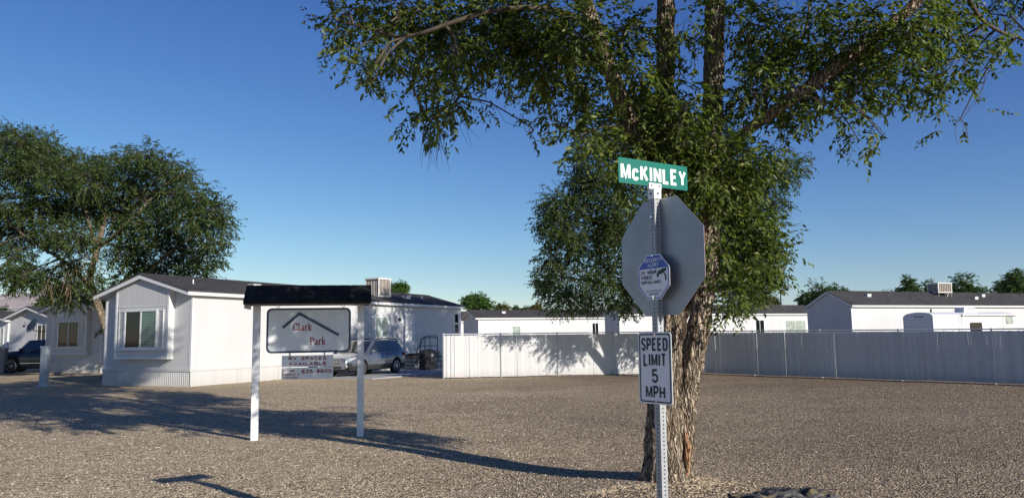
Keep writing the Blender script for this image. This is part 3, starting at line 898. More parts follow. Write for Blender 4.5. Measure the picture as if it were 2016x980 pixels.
# ------------------------------------------------------------------ vehicles
def vehicle(name, loc, rz, label, paint, L=4.82, Wd=1.84, H=1.62, wb=2.75, wr=0.345, belt=1.0, hood=(0.80, 1.02), ws=(1.05, 0.30), rear=(-1.75, -2.25), group=None, cladding=True, cat='car'):
    r = empty(name, loc, rz, label, cat, group)
    hw = Wd/2; hl = L/2
    xf, xr = wb/2+0.02, -wb/2+0.02
    xs = list(np.linspace(-hl, hl, 97))
    def plan(x):
        t = abs(x)/hl
        return hw*(1-0.20*t**7-0.03*t**2)
    def top(x):
        if x > ws[0]:  # hood
            t = (x-ws[0])/(hl-ws[0])
            return hood[1]-(hood[1]-hood[0])*t**1.6-(0.10 if t > 0.97 else 0)
        if x < rear[1]: return belt+0.04-(0.08 if x < -hl+0.02 else 0)
        t = (x-rear[1])/(ws[0]-rear[1])
        return belt+0.04+(hood[1]-belt-0.04)*t
    def bot(x):
        z = 0.27+(0.06 if abs(x) > hl-0.25 else 0)
        for c in (xf, xr):
            R_ = wr+0.065
            if abs(x-c) < R_: z = max(z, wr+sqrt(R_*R_-(x-c)**2)*0.98)
        return z
    vs = []; fs = []; ms = []
    def section(x):
        w = plan(x); zb = bot(x); zt = top(x); zs = zt-0.10
        zc = max(0.46, zb+0.02)      # cladding line
        pts = [(w*0.95, zb), (w*0.985, zb+(zc-zb)*0.6), (w, zc), (w*1.0, (zc+zs)/2), (w*0.975, zs), (w*0.90, zt-0.015), (w*0.55, zt+0.012), (0, zt+0.02)]
        return pts
    secs = [section(x) for x in xs]
    k = len(secs[0])
    mb = MB()
    for i, x in enumerate(xs):
        for (y, z) in secs[i]: vs.append((x, y, z))
        for (y, z) in secs[i][::-1][1:]: vs.append((x, -y, z))
    kk = 2*k-1
    for i in range(len(xs)-1):
        for j in range(kk-1):
            a = i*kk+j
            fs.append((a, a+kk, a+kk+1, a+1))
            side = j if j < k else kk-2-j
            ms.append(1 if (cladding and (j < 2 or j > kk-4)) else 0)
    fs.append(tuple(range(kk))); ms.append(0)
    fs.append(tuple((len(xs)-1)*kk+j for j in range(kk))[::-1]); ms.append(0)
    mb.v = vs; mb.f = fs; mb.m = ms
    body = mb.build('body', [paint, M['plastic']], r, smooth=True)
    md = body.modifiers.new('e', 'EDGE_SPLIT'); md.split_angle = RD(42)
    ub = MB(); ub.box(-hl+0.15, hl-0.15, -hw+0.28, hw-0.28, 0.22, 0.8)
    for c in (xf, xr): ub.box(c-0.42, c+0.42, -hw+0.26, hw-0.26, 0.5, 0.82)
    ub.build('underbody', M['plastic'], r)
    # greenhouse
    zb = belt-0.02
    def gh(x):
        # height & half widths of cabin at station
        if x > ws[1]: t = (ws[0]-x)/(ws[0]-ws[1]); z = hood[1]-0.02+(H-0.05-hood[1]+0.02)*t
        elif x < rear[0]: t = (x-rear[1])/(rear[0]-rear[1]); z = zb+0.06+(H-0.09-zb-0.06)*t**0.8
        else:
            u = (x-rear[0])/(ws[1]-rear[0]); z = H-0.09+0.04*u+0.055*sin(pi*u)
        return z
    gx = [rear[1], rear[1]+0.12, rear[1]+0.25, rear[0]]+list(np.linspace(rear[0], ws[1], 9))[1:-1]+[ws[1], ws[1]+(ws[0]-ws[1])*0.33, ws[1]+(ws[0]-ws[1])*0.66, ws[0]]
    def hwid(x, z):
        f = (z-zb)/(H-zb)
        return (plan(x)*0.955)-(0.20*f)
    vs = []
    for x in gx:
        z = gh(x); w0 = hwid(x, zb); wt_ = hwid(x, max(z-0.05, zb+0.001))
        for p in [(w0, zb), (wt_, max(z-0.05, zb+0.001)), (wt_*0.93, z-0.008), (wt_*0.5, z+0.012), (0, z+0.015), (-wt_*0.5, z+0.012), (-wt_*0.93, z-0.008), (-wt_, max(z-0.05, zb+0.001)), (-w0, zb)]:
            vs.append((x, *p))
    fs = []; n9 = 9
    for i in range(len(gx)-1):
        for j in range(n9-1):
            a = i*n9+j; fs.append((a, a+n9, a+n9+1, a+1))
    cab = MB().add(vs, fs).build('cabin', paint, r, smooth=True)
    md = cab.modifiers.new('e', 'EDGE_SPLIT'); md.split_angle = RD(35)
    # side glass following the cabin side
    def strip(x0, x1, sd, inset=0.05, n=8, lo=0.03):
        v = []
        for i in range(n+1):
            x = x0+(x1-x0)*i/n
            zt = gh(x)-0.10
            zl = zb+lo+0.02
            zt = max(zt, zl+0.01)
            v.append((x, sd*(hwid(x, zl)+0.006), zl)); v.append((x, sd*(hwid(x, zt)+0.006), zt))
        f = [(2*i, 2*i+2, 2*i+3, 2*i+1) for i in range(n)]
        return v, f
    A_ = ws[1]+(ws[0]-ws[1])*0.72; Bp = (ws[1]+rear[0])/2+0.12
    cuts = [(A_, Bp+0.04), (Bp-0.04, rear[0]+0.28), (rear[0]+0.22, rear[1]+0.22)]
    for sd in (1, -1):
        for (x0, x1) in cuts:
            v, f = strip(x0, x1, sd)
            g = MB().add(v, f).build('side_window', M['carglass'], r)
            md = g.modifiers.new('s', 'SOLIDIFY'); md.thickness = 0.004; md.offset = 0
    # windscreen
    v = []; n = 6
    for i in range(n+1):
        t = 0.06+0.86*i/n; x = ws[0]+(ws[1]-ws[0])*t; z = gh(x)
        w = hwid(x, z)*0.90
        for yv in (-1, -0.5, 0, 0.5, 1): v.append((x+0.012, yv*w, z+0.016+(0.0 if abs(yv) == 1 else 0.012)-0.006*abs(yv)))
    f = [(i*5+j, i*5+j+1, (i+1)*5+j+1, (i+1)*5+j) for i in range(n) for j in range(4)]
    MB().add(v, f).build('windscreen', M['carglass'], r, smooth=True)
    v = []
    for i in range(n+1):
        t = 0.15+0.75*i/n; x = rear[1]+(rear[0]-rear[1])*t; z = gh(x); w = hwid(x, z)*0.85
        for yv in (-1, 0, 1): v.append((x-0.016, yv*w, z+0.012))
    f = [(i*3+j, i*3+j+1, (i+1)*3+j+1, (i+1)*3+j) for i in range(n) for j in range(2)]
    MB().add(v, f).build('rear_window', M['carglass'], r)
    # wheels
    for c in (xf, xr):
        for sd in (1, -1):
            ty = MB(); yo = sd*(hw-0.01); yi = sd*(hw-0.23)
            ty.poly([(c, yi, wr), (c, yi+sd*0.015, wr), (c, yo-sd*0.02, wr), (c, yo, wr)], [wr-0.03, wr, wr, wr-0.035], 28)
            w = ty.build('wheel', M['tyre'], r, smooth=True)
            md = w.modifiers.new('e', 'EDGE_SPLIT'); md.split_angle = RD(40)
            rm = MB()
            Rr = wr*0.68
            n = 28
            # rim ring
            vsr = []
            for (rr, yy) in ((Rr, yo+sd*0.002), (Rr*0.9, yo+sd*0.006), (Rr*0.88, yo-sd*0.03)):
                for q in range(n): vsr.append((c+rr*cos(2*pi*q/n), yy, wr+rr*sin(2*pi*q/n)))
            rm.add(vsr, [(a*n+q, a*n+(q+1) % n, (a+1)*n+(q+1) % n, (a+1)*n+q) for a in range(2) for q in range(n)])
            for q in range(10):
                an = 2*pi*q/10+0.1; dx, dz = cos(an), sin(an); nx_, nz_ = -dz*0.016, dx*0.016
                rm.add([(c+dx*0.04+nx_, yo+sd*0.004, wr+dz*0.04+nz_), (c+dx*0.04-nx_, yo+sd*0.004, wr+dz*0.04-nz_), (c+dx*Rr*0.9-nx_*1.3, yo-sd*0.004, wr+dz*Rr*0.9-nz_*1.3), (c+dx*Rr*0.9+nx_*1.3, yo-sd*0.004, wr+dz*Rr*0.9+nz_*1.3)], [(0, 1, 2, 3)])
            rm.poly([(c, yo-sd*0.02, wr), (c, yo+sd*0.008, wr)], 0.055, 14)
            rm.build('rim', M['rim'], w)
            hb = MB(); hb.poly([(c, yo-sd*0.04, wr), (c, yo-sd*0.028, wr)], Rr*0.88, 28); hb.build('brake_disc', M['plastic'], w)
    # lamps
    for sd in (1, -1):
        h = MB()
        x0 = hl
        pts = [(x0-0.05, sd*hw*0.50, 0.66), (x0-0.06, sd*hw*0.50, 0.76), (x0-0.20, sd*hw*0.86, 0.82), (x0-0.52, sd*hw*0.985, 0.86), (x0-0.50, sd*hw*0.995, 0.79), (x0-0.18, sd*hw*0.90, 0.67)]
        out = [Vector(p)+Vector((0.03, sd*0.02, 0.0)) for p in pts]
        n = len(pts)
        h.add(out+[Vector(p)-Vector((0.1, sd*0.12, 0)) for p in pts], [tuple(range(n))]+[(i, (i+1) % n, n+(i+1) % n, n+i) for i in range(n)])
        h.build('headlight', M['lens'], r)
        t = MB()
        pts = [(-hl-0.004, sd*hw*0.62, belt-0.10), (-hl-0.004, sd*hw*0.62, belt+0.0), (-hl+0.10, sd*hw*0.93, belt+0.0), (-hl+0.42, sd*hw*0.975, belt-0.0), (-hl+0.36, sd*hw*0.99, belt-0.12), (-hl+0.10, sd*hw*0.955, belt-0.17)]
        out = [Vector(p)+Vector((-0.012, sd*0.016, 0)) for p in pts]
        t.add(out+[Vector(p)+Vector((0.1, -sd*0.12, 0)) for p in pts], [tuple(range(n))]+[(i, (i+1) % n, n+(i+1) % n, n+i) for i in range(n)])
        t.build('tail_lamp', M['tail'], r)
        fg = MB(); fg.poly([(hl-0.22, sd*hw*0.80, 0.47), (hl-0.03, sd*hw*0.80, 0.47)], [0.075, 0.075], 14); fg.build('fog_lamp', M['chrome'], r)
        mi = MB()
        mx = A_-0.05
        mi.poly([(mx+0.05, sd*(hw*0.93), belt+0.03), (mx+0.03, sd*(hw+0.08), belt+0.07)], [0.03, 0.03], 8)
        vsm = []
        for (xx, f_) in ((mx-0.05, 0.85), (mx+0.02, 1.0), (mx+0.10, 0.6)):
            for q in range(10):
                an = 2*pi*q/10; vsm.append((xx, sd*(hw+0.13)+0.11*f_*cos(an), belt+0.10+0.075*f_*sin(an)))
        mi.add(vsm, [(a*10+q, a*10+(q+1) % 10, (a+1)*10+(q+1) % 10, (a+1)*10+q) for a in range(2) for q in range(10)]+[tuple(range(10)), tuple(range(20, 30))])
        mi.build('mirror', paint, r, smooth=True)
        # door seams, handles
        for xd in (ws[1]+0.62, Bp, rear[0]+0.30):
            s_ = MB(); v = []
            w = plan(xd)
            for (y, z) in [(w*1.0+0.003, 0.44), (w+0.004, 0.66), (w*0.985+0.003, 0.88), (w*0.955+0.003, belt-0.01)]:
                v.append((xd-0.006, sd*y, z)); v.append((xd+0.006, sd*y, z))
            s_.add(v, [(2*i, 2*i+1, 2*i+3, 2*i+2) for i in range(3)]); s_.build('door_seam', M['plastic'], body)
        for xd in (Bp+0.13, rear[0]+0.44):
            w = plan(xd); dh = MB(); dh.poly([(xd-0.08, sd*(w*0.99), 0.84), (xd-0.07, sd*(w+0.03), 0.85), (xd+0.09, sd*(w+0.03), 0.85), (xd+0.10, sd*(w*0.99), 0.84)], 0.014, 6); dh.build('door_handle', paint, r, smooth=True)
        sm_ = MB(); sm_.box(xr+0.46, xf-0.46, sd*(hw+0.001)-0.008, sd*(hw+0.001)+0.010, 0.545, 0.575); sm_.build('side_moulding', M['chrome'] if not cladding else M['rim'], body)
        if cladding:
            rl = MB(); z0 = H-0.02
            rl.poly([(ws[1]-0.15, sd*(hw-0.25), z0-0.05), (ws[1]-0.35, sd*(hw-0.25), z0+0.045), ((ws[1]+rear[0])/2, sd*(hw-0.25), z0+0.06), (rear[0]+0.15, sd*(hw-0.26), z0+0.02), (rear[0]+0.02, sd*(hw-0.27), z0-0.09)], [0.03, 0.028, 0.025, 0.028, 0.03], 8)
            rl.build('roof_rail', M['plastic'], r, smooth=True)
            fb = MB(); fb.poly([(hl-0.30, sd*hw*0.80, 0.47), (hl-0.055, sd*hw*0.80, 0.47)], [0.15, 0.13], 12); fb.build('fog_lamp_surround', M['plastic'], r)
    g = MB(); g.box(hl-0.06, hl+0.012, -hw*0.42, hw*0.42, 0.56, 0.74); g.build('grille', M['plastic'], r, bevel=0.02)
    gb = MB()
    for z in (0.60, 0.65, 0.70): gb.box(hl+0.012, hl+0.022, -hw*0.40, hw*0.40, z-0.006, z+0.006)
    gb.build('grille_bar', M['chrome'], r)
    lb = MB(); lb.box(hl-0.10, hl+0.008, -hw*0.55, hw*0.55, 0.34, 0.47); lb.build('lower_intake', M['plastic'], r, bevel=0.02)
    return r
cx, cy = -7.05, 36.75
vehicle('parked_car', (cx, cy, 0.045), RD(A1-180), 'silver station wagon with roof rails parked beside the long mobile home', M['silver'])
dk = G(28, 734)
vehicle('parked_pickup', (dk.x+1.05, dk.y+1.3, 0.0), RD(A2+172), 'dark navy truck parked in shade in front of the sunlit gable on the left', M['navy'], L=5.2, Wd=1.98, H=1.95, wb=3.1, wr=0.41, belt=1.28, hood=(1.16, 1.30), ws=(1.25, 0.75), rear=(-2.2, -2.45), cladding=False, cat='truck')

# ------------------------------------------------------------------ utility pedestal and bin
pp = G(86, 761)
pd_ = empty('utility_pedestal', (pp.x, pp.y, 0), RD(8), 'tall narrow grey-white utility pedestal standing on gravel in front of the second home', 'pedestal')
m = MB(); m.box(-0.13, 0.13, -0.14, 0.14, 0.0, 1.55); m.box(-0.145, 0.145, -0.155, 0.155, 1.55, 1.62); m.build('housing', M['ped'], pd_, bevel=0.01)
m = MB(); m.box(-0.10, 0.10, -0.156, -0.141, 0.55, 1.5); m.build('cover', M['ped'], pd_, bevel=0.004)
m = MB(); m.box(-0.22, 0.24, -0.2, 0.2, 0.0, 0.07); m.build('base', M['ped'], pd_, bevel=0.01)
m = MB(); m.tube((0.09, -0.175, 1.0), (0.09, -0.155, 1.0), 0.02, n=8); m.build('latch', M['galv'], pd_)
bp = G(-2, 736)
bn = empty('trash_bin', (bp.x, bp.y, 0), RD(20), 'grey wheeled trash bin cut by the left edge beside the navy truck', 'trash bin')
m = MB(); m.add([(-0.26, -0.28, 0.05), (0.26, -0.28, 0.05), (0.26, 0.28, 0.05), (-0.26, 0.28, 0.05), (-0.33, -0.36, 1.42), (0.33, -0.36, 1.42), (0.33, 0.36, 1.42), (-0.33, 0.36, 1.42)], [(0, 3, 2, 1), (4, 5, 6, 7), (0, 1, 5, 4), (1, 2, 6, 5), (2, 3, 7, 6), (3, 0, 4, 7)]); m.build('container', M['bin'], bn, bevel=0.02)
m = MB(); m.box(-0.36, 0.36, -0.40, 0.40, 1.42, 1.50); m.build('lid', M['bin'], bn, bevel=0.02)
for s in (-1, 1):
    MB().tube((s*0.30, 0.27, 0.12), (s*0.24, 0.27, 0.12), 0.12, n=14).build('wheel', M['tyre'], bn)
MB().tube((-0.28, 0.42, 1.36), (0.28, 0.42, 1.36), 0.02, n=8).build('handle', M['bin'], bn)

# ------------------------------------------------------------------ text
def arc(cx_, cz_, rx, rz, a0, a1, n=7):
    return [(cx_+rx*cos(RD(a0+(a1-a0)*k/n)), cz_+rz*sin(RD(a0+(a1-a0)*k/n))) for k in range(n+1)]
# heavy condensed sign capitals: width, list of centre-line strokes in a unit box
SG = {
 'A': (1.05, [[(0, 0), (0.5, 1), (1, 0)], [(0.2, 0.3), (0.8, 0.3)]]),
 'B': (1, [[(0, 0), (0, 1), (0.6, 1)]+arc(0.6, 0.76, 0.36, 0.24, 90, -90)+[(0, 0.52)], [(0.55, 0.52)]+arc(0.6, 0.26, 0.4, 0.26, 90, -90)+[(0, 0)]]),
 'C': (1, [arc(0.5, 0.72, 0.5, 0.28, 10, 180)+arc(0.5, 0.28, 0.5, 0.28, 180, 350)]),
 'c': (0.85, [arc(0.5, 0.46, 0.5, 0.22, 15, 180)+arc(0.5, 0.22, 0.5, 0.22, 180, 345)]),
 'D': (1, [[(0, 0), (0, 1), (0.5, 1)]+arc(0.5, 0.68, 0.5, 0.32, 90, 0)+arc(0.5, 0.32, 0.5, 0.32, 0, -90)+[(0, 0)]]),
 'E': (0.9, [[(1, 1), (0, 1), (0, 0), (1, 0)], [(0, 0.52), (0.85, 0.52)]]),
 'G': (1, [arc(0.5, 0.72, 0.5, 0.28, 15, 180)+arc(0.5, 0.28, 0.5, 0.28, 180, 360)+[(1, 0.48), (0.55, 0.48)]]),
 'H': (1, [[(0, 0), (0, 1)], [(1, 0), (1, 1)], [(0, 0.5), (1, 0.5)]]),
 'I': (0.06, [[(0.5, 0), (0.5, 1)]]),
 'K': (1.05, [[(0, 0), (0, 1)], [(0.95, 1), (0.05, 0.38)], [(0.35, 0.6), (1, 0)]]),
 'L': (0.85, [[(0, 1), (0, 0), (1, 0)]]),
 'M': (1.35, [[(0, 0), (0, 1)], [(1, 0), (1, 1)], [(0.04, 1), (0.5, 0.08), (0.96, 1)]]),
 'N': (1.05, [[(0, 0), (0, 1)], [(1, 0), (1, 1)], [(0.03, 0.97), (0.97, 0.03)]]),
 'O': (1, [arc(0.5, 0.7, 0.5, 0.3, 0, 180, 9)+arc(0.5, 0.3, 0.5, 0.3, 180, 360, 9)+[(1, 0.7)]]),
 'P': (0.95, [[(0, 0), (0, 1), (0.6, 1)]+arc(0.6, 0.73, 0.4, 0.27, 90, -90)+[(0, 0.46)]]),
 'R': (1, [[(0, 0), (0, 1), (0.6, 1)]+arc(0.6, 0.74, 0.38, 0.26, 90, -90)+[(0, 0.48)], [(0.5, 0.48), (1, 0)]]),
 'S': (0.95, [arc(0.5, 0.76, 0.48, 0.24, 10, 180)+[(0.06, 0.64), (0.3, 0.54), (0.7, 0.46), (0.94, 0.36)]+arc(0.5, 0.24, 0.5, 0.24, 0, -170)]),
 'T': (0.95, [[(0, 1), (1, 1)], [(0.5, 0), (0.5, 1)]]),
 'U': (1, [[(0, 1), (0, 0.3)]+arc(0.5, 0.3, 0.5, 0.3, 180, 360)+[(1, 1)]]),
 'V': (1.05, [[(0, 1), (0.5, 0), (1, 1)]]),
 'W': (1.5, [[(0, 1), (0.25, 0), (0.5, 0.95), (0.75, 0), (1, 1)]]),
 'Y': (1.05, [[(0, 1), (0.5, 0.45), (1, 1)], [(0.5, 0), (0.5, 0.5)]]),
 '0': (0.95, [arc(0.5, 0.7, 0.5, 0.3, 0, 180, 9)+arc(0.5, 0.3, 0.5, 0.3, 180, 360, 9)+[(1, 0.7)]]),
 '2': (0.95, [arc(0.5, 0.74, 0.48, 0.26, 170, -20)+[(0.8, 0.5), (0.05, 0.0), (1, 0)]]),
 '3': (0.95, [arc(0.48, 0.76, 0.44, 0.24, 165, -90)+[(0.35, 0.53)], [(0.48, 0.53)]+arc(0.48, 0.26, 0.5, 0.26, 85, -165)]),
 '4': (1.0, [[(0.72, 0), (0.72, 1), (0.0, 0.27), (1, 0.27)]]),
 '5': (0.95, [[(0.92, 1), (0.1, 1), (0.06, 0.52)]+arc(0.48, 0.31, 0.5, 0.31, 120, -165, 10)]),
 '6': (0.95, [arc(0.5, 0.72, 0.48, 0.28, 20, 180)+arc(0.5, 0.29, 0.5, 0.29, 180, 540, 12)]),
 '9': (0.95, [arc(0.5, 0.28, 0.48, 0.28, 200, 360)+arc(0.5, 0.71, 0.5, 0.29, 0, 360, 12)]),
 '-': (0.5, [[(0, 0.45), (1, 0.45)]]),
 '&': (1.1, [[(1, 0), (0.25, 0.72)]+arc(0.45, 0.82, 0.22, 0.18, 200, 0, 6)+[(0.1, 0.35)]+arc(0.42, 0.22, 0.4, 0.22, 170, 330, 6)+[(1.0, 0.4)]]),
}
def ribbon(pts, w):
    P2 = [Vector(p) for p in pts]; L_ = []; R_ = []
    for i, p in enumerate(P2):
        d1 = (p-P2[i-1]).normalized() if i > 0 else None
        d2 = (P2[i+1]-p).normalized() if i < len(P2)-1 else None
        if d1 is None: d1 = d2
        if d2 is None: d2 = d1
        n1 = Vector((-d1.y, d1.x)); n2 = Vector((-d2.y, d2.x)); m_ = n1+n2
        if m_.length < 1e-4: m_ = n1
        m_.normalize(); k = min(1.7, 1/max(0.2, m_.dot(n1)))
        L_.append(p+m_*w*k*0.5); R_.append(p-m_*w*k*0.5)
    return L_, R_
def strokes(word, x0, x1, z0, z1, tf, gap=0.26):
    """tf: stroke thickness as a fraction of the cap height; yields ribbons in real units"""
    H_ = z1-z0; t = tf*H_
    ws_ = [SG[c][0] if c != ' ' else 0.7 for c in word]
    n = len(word)
    gw = sum(ws_)+gap*(n-1); k = ((x1-x0)-n*t)/gw
    cur = x0; out = []
    for c, wc in zip(word, ws_):
        if c != ' ':
            for st_ in SG[c][1]:
                l_, r_ = ribbon([(cur+t/2+p[0]*wc*k, z0+t/2+p[1]*(H_-t)) for p in st_], t)
                xa, xb = cur-0.001, cur+wc*k+t+0.001
                for q_ in l_+r_: q_.x = min(max(q_.x, xa), xb); q_.y = min(max(q_.y, z0), z1)
                # square the open ends of upright strokes on the cap line and base line
                out.append((l_, r_))
        cur += wc*k+t+gap*k
    return out
def rounded(x0, x1, z0, z1, r, n=5):
    pts = []
    for cx_, cz_, a0 in ((x1-r, z0+r, -90), (x1-r, z1-r, 0), (x0+r, z1-r, 90), (x0+r, z0+r, 180)):
        for k in range(n+1):
            a = RD(a0+90*k/n); pts.append((cx_+r*cos(a), cz_+r*sin(a)))
    return pts
def ring(mb, outer, inner, y0, y1):
    n = len(outer)
    vs = [(p[0], y0, p[1]) for p in outer]+[(p[0], y0, p[1]) for p in inner]+[(p[0], y1, p[1]) for p in outer]+[(p[0], y1, p[1]) for p in inner]
    fs = []
    for i in range(n):
        j = (i+1) % n
        fs += [(i, j, n+j, n+i), (2*n+i, 3*n+i, 3*n+j, 2*n+j), (i, 2*n+i, 2*n+j, j), (n+i, n+j, 3*n+j, 3*n+i)]
    mb.add(vs, fs)

# ------------------------------------------------------------------ park signboard
pL = G(500.5, 866); pR = G(709, 858)
ang = atan2(pR.y-pL.y, pR.x-pL.x); angd = math.degrees(ang)
sb = empty('park_signboard', (pL.x, pL.y, 0), ang, 'white park signboard with small shingled roof on two white posts', 'signboard')
def SBp(px, py): return W(px, py, (pL.x, pL.y), angd)
Wp = (pR-pL).length
for s, lz in ((0, 0), (Wp, 0)):
    m = MB(); m.box(s-0.06, s+0.06, -0.055, 0.055, -0.1, 2.36); m.build('post', M['post'], sb, bevel=0.008)
zr = SBp(600, 563)[1]; ze = SBp(600, 596)[1]
m = MB()
x0, x1 = SBp(485, 595)[0], SBp(731, 595)[0]
m.prism([(-0.36, ze-0.035), (-0.36, ze), (0, zr), (0.36, ze), (0.36, ze-0.035), (0, zr-0.04)], 'x', x0, x1)
rfo = m.build('roof', M['shingle_dark'], sb)
m = MB(); R3 = random.Random(2); sx = x0
while sx < x1-0.05:
    w = 0.22+R3.random()*0.12
    for k in range(3):
        t = k/3; ya = -0.37+0.37*t; za = ze+(zr-ze)*t
        m.add([(sx, ya-0.006, za+0.012+R3.random()*0.004), (min(sx+w, x1), ya-0.006, za+0.012), (min(sx+w, x1), ya+0.13, za+0.012+(zr-ze)*0.35), (sx, ya+0.13, za+0.012+(zr-ze)*0.35)], [(0, 1, 2, 3)])
    sx += w+0.006
o_ = m.build('shingle', M['shingle_dark'], rfo); md = o_.modifiers.new('s', 'SOLIDIFY'); md.thickness = 0.008
m = MB(); m.box(x0+0.1, x1-0.035, -0.045, 0.045, 2.362, ze-0.036 if ze-0.036 > 2.4 else 2.43); m.prism([(-0.33, ze-0.03), (0, zr-0.055), (0.33, ze-0.03), (0.33, ze-0.10), (-0.33, ze-0.10)], 'x', x1-0.035, x1-0.012)
m.prism([(-0.33, ze-0.03), (0, zr-0.055), (0.33, ze-0.03), (0.33, ze-0.10), (-0.33, ze-0.10)], 'x', x0+0.012, x0+0.035)
m.build('beam', M['post'], sb)
bx0, bz0 = SBp(524, 694); bx1, bz1 = SBp(691, 606)
bz0 = SBp(600, 694)[1]; bz1 = SBp(600, 606)[1]
m = MB(); m.prism(rounded(bx0, bx1, bz0, bz1, 0.09), 'y', -0.03, 0.03); bd = m.build('board', M['signwhite'], sb)
m = MB(); ring(m, rounded(bx0, bx1, bz0, bz1, 0.09), rounded(bx0+0.035, bx1-0.035, bz0+0.035, bz1-0.035, 0.065), -0.037, -0.0302); m.build('border', M['slate'], bd)
for px in (548, 676):
    s = SBp(px, 600)[0]
    a = MB(); a.poly([(s+0.025*cos(t), 0, 2.335+0.025*sin(t)) for t in np.linspace(0, 2*pi, 13)], 0.005, 6, caps=False); a.tube((s, 0, bz1), (s, 0, 2.31), 0.004, n=6)
    a.build('eye_hook', M['galv'], sb)
ch = MB()
pts = [SBp(557, 645), SBp(590, 617), SBp(667, 659)]
def thick(pts, w):
    (ax, az), (bx, bz), (cx_, cz_) = pts
    d1 = Vector((bx-ax, bz-az)).normalized(); d2 = Vector((cx_-bx, cz_-bz)).normalized()
    n1 = Vector((-d1.y, d1.x))*w; n2 = Vector((-d2.y, d2.x))*w
    mt = (n1+n2).normalized()*w/max(0.3, (n1+n2).normalized().dot(n1.normalized()))
    return [(ax-n1.x, az-n1.y), (bx-mt.x, bz-mt.y), (cx_-n2.x, cz_-n2.y), (cx_+n2.x, cz_+n2.y), (bx+mt.x, bz+mt.y), (ax+n1.x, az+n1.y)]
ch.prism(thick(pts, 0.023), 'y', -0.046, -0.031); ch.build('roofline_emblem', M['slate'], bd)
# serif lettering, built from strokes (red)
GLY = {
 'C': (0.75, [[(0.70, 0.72), (0.62, 0.92), (0.42, 1.0), (0.2, 0.93), (0.08, 0.7), (0.08, 0.32), (0.2, 0.08), (0.42, 0.0), (0.62, 0.06), (0.72, 0.25)], [(0.70, 0.72), (0.70, 1.0)]]),
 'l': (0.34, [[(0.17, 0), (0.17, 1.0)], [(0.02, 0), (0.32, 0)], [(0.02, 1.0), (0.17, 1.0)]]),
 'a': (0.56, [[(0.08, 0.58), (0.22, 0.68), (0.38, 0.62), (0.40, 0.45), (0.40, 0.1), (0.5, 0.0), (0.56, 0.02)], [(0.40, 0.38), (0.15, 0.30), (0.06, 0.16), (0.15, 0.0), (0.3, 0.02), (0.40, 0.12)]]),
 'r': (0.46, [[(0.14, 0), (0.14, 0.68)], [(0.0, 0), (0.28, 0)], [(0.0, 0.68), (0.14, 0.68)], [(0.14, 0.45), (0.26, 0.64), (0.38, 0.68), (0.44, 0.6)]]),
 'k': (0.6, [[(0.13, 0), (0.13, 1.0)], [(0.0, 0), (0.26, 0)], [(0.0, 1.0), (0.13, 1.0)], [(0.13, 0.3), (0.46, 0.66)], [(0.24, 0.40), (0.5, 0.0)], [(0.36, 0.66), (0.56, 0.66)], [(0.4, 0.0), (0.6, 0.0)]]),
 'P': (0.7, [[(0.16, 0), (0.16, 1.0)], [(0.0, 0), (0.34, 0)], [(0.0, 1.0), (0.42, 1.0), (0.62, 0.92), (0.66, 0.74), (0.6, 0.56), (0.42, 0.48), (0.16, 0.48)]]),
}
def serif(name, word, x0, x1, z0, z1, mat, parent, y, wv=0.10, wh=0.045):
    tot = sum(GLY[c][0]+0.08 for c in word)
    sx = (x1-x0)/tot; sz = z1-z0
    m = MB(); cur = 0
    for c in word:
        for st_ in GLY[c][1]:
            for a, b_ in zip(st_[:-1], st_[1:]):
                dx, dz = (b_[0]-a[0]), (b_[1]-a[1]); l = sqrt(dx*dx+dz*dz); v = abs(dz)/l
                w = wh+(wv-wh)*v
                nx_, nz_ = -dz/l*w*0.5, dx/l*w*0.5; ex, ez = dx/l*0.02, dz/l*0.02
                q = [(a[0]-ex+nx_, a[1]-ez+nz_), (a[0]-ex-nx_, a[1]-ez-nz_), (b_[0]+ex-nx_, b_[1]+ez-nz_), (b_[0]+ex+nx_, b_[1]+ez+nz_)]
                q = [(x0+(cur+p[0])*sx, z0+p[1]*sz) for p in q]
                yy = y-0.0002*(len(m.f) % 7)
                m.add([(p[0], yy, p[1]) for p in q], [(0, 1, 2, 3)])
        cur += GLY[c][0]+0.08
    return m.build(name, mat, parent)
def bb(pxa, pya, pxb, pyb):   # pixel box -> local x0,x1,z0,z1
    a = SBp(pxa, pyb); b_ = SBp(pxb, pya); return a[0], b_[0], a[1], b_[1]
q = bb(577, 636, 615, 650); serif('lettering', 'Clark', *q, M['red'], bd, -0.034, 0.17, 0.08)
q = bb(610, 664, 642, 678); serif('lettering', 'Park', *q, M['red'], bd, -0.034, 0.17, 0.08)
# hanging placard
px0, px1 = SBp(555, 700)[0], SBp(656, 700)[0]
za, zb_ = SBp(600, 699)[1], SBp(600, 746)[1]
zm = SBp(600, 722)[1]
pc = MB(); pc.box(px0, px1, -0.012, 0.0, zm+0.008, za); pc.box(px0, px1, -0.012, 0.0, zb_, zm-0.008)
pc.box(px0+0.12, px0+0.15, 0.0, 0.012, zb_, bz0+0.02); pc.box(px1-0.17, px1-0.14, 0.0, 0.012, zb_, bz0+0.02)
plq = pc.build('placard', M['signwhite'], sb)
def tx(s, box, mat, parent, tf=0.2, y=-0.0135):
    m = MB()
    for i, (l_, r_) in enumerate(strokes(s, *bb(*box), tf)):
        n = len(l_); yy = y-0.00012*(i % 9)
        m.add([(p.x, yy, p.y) for p in l_]+[(p.x, yy, p.y) for p in r_], [(k, n+k, n+k+1, k+1) for k in range(n-1)])
    return m.build('lettering', mat, parent)
tx('RV SPACES', (568, 700.5, 643, 709), M['red'], plq, 0.24)
tx('AVAILABLE', (568, 711, 643, 719.5), M['red'], plq, 0.24)
tx('DAYTIME', (556, 726.5, 580, 732), M['red'], plq, 0.18)
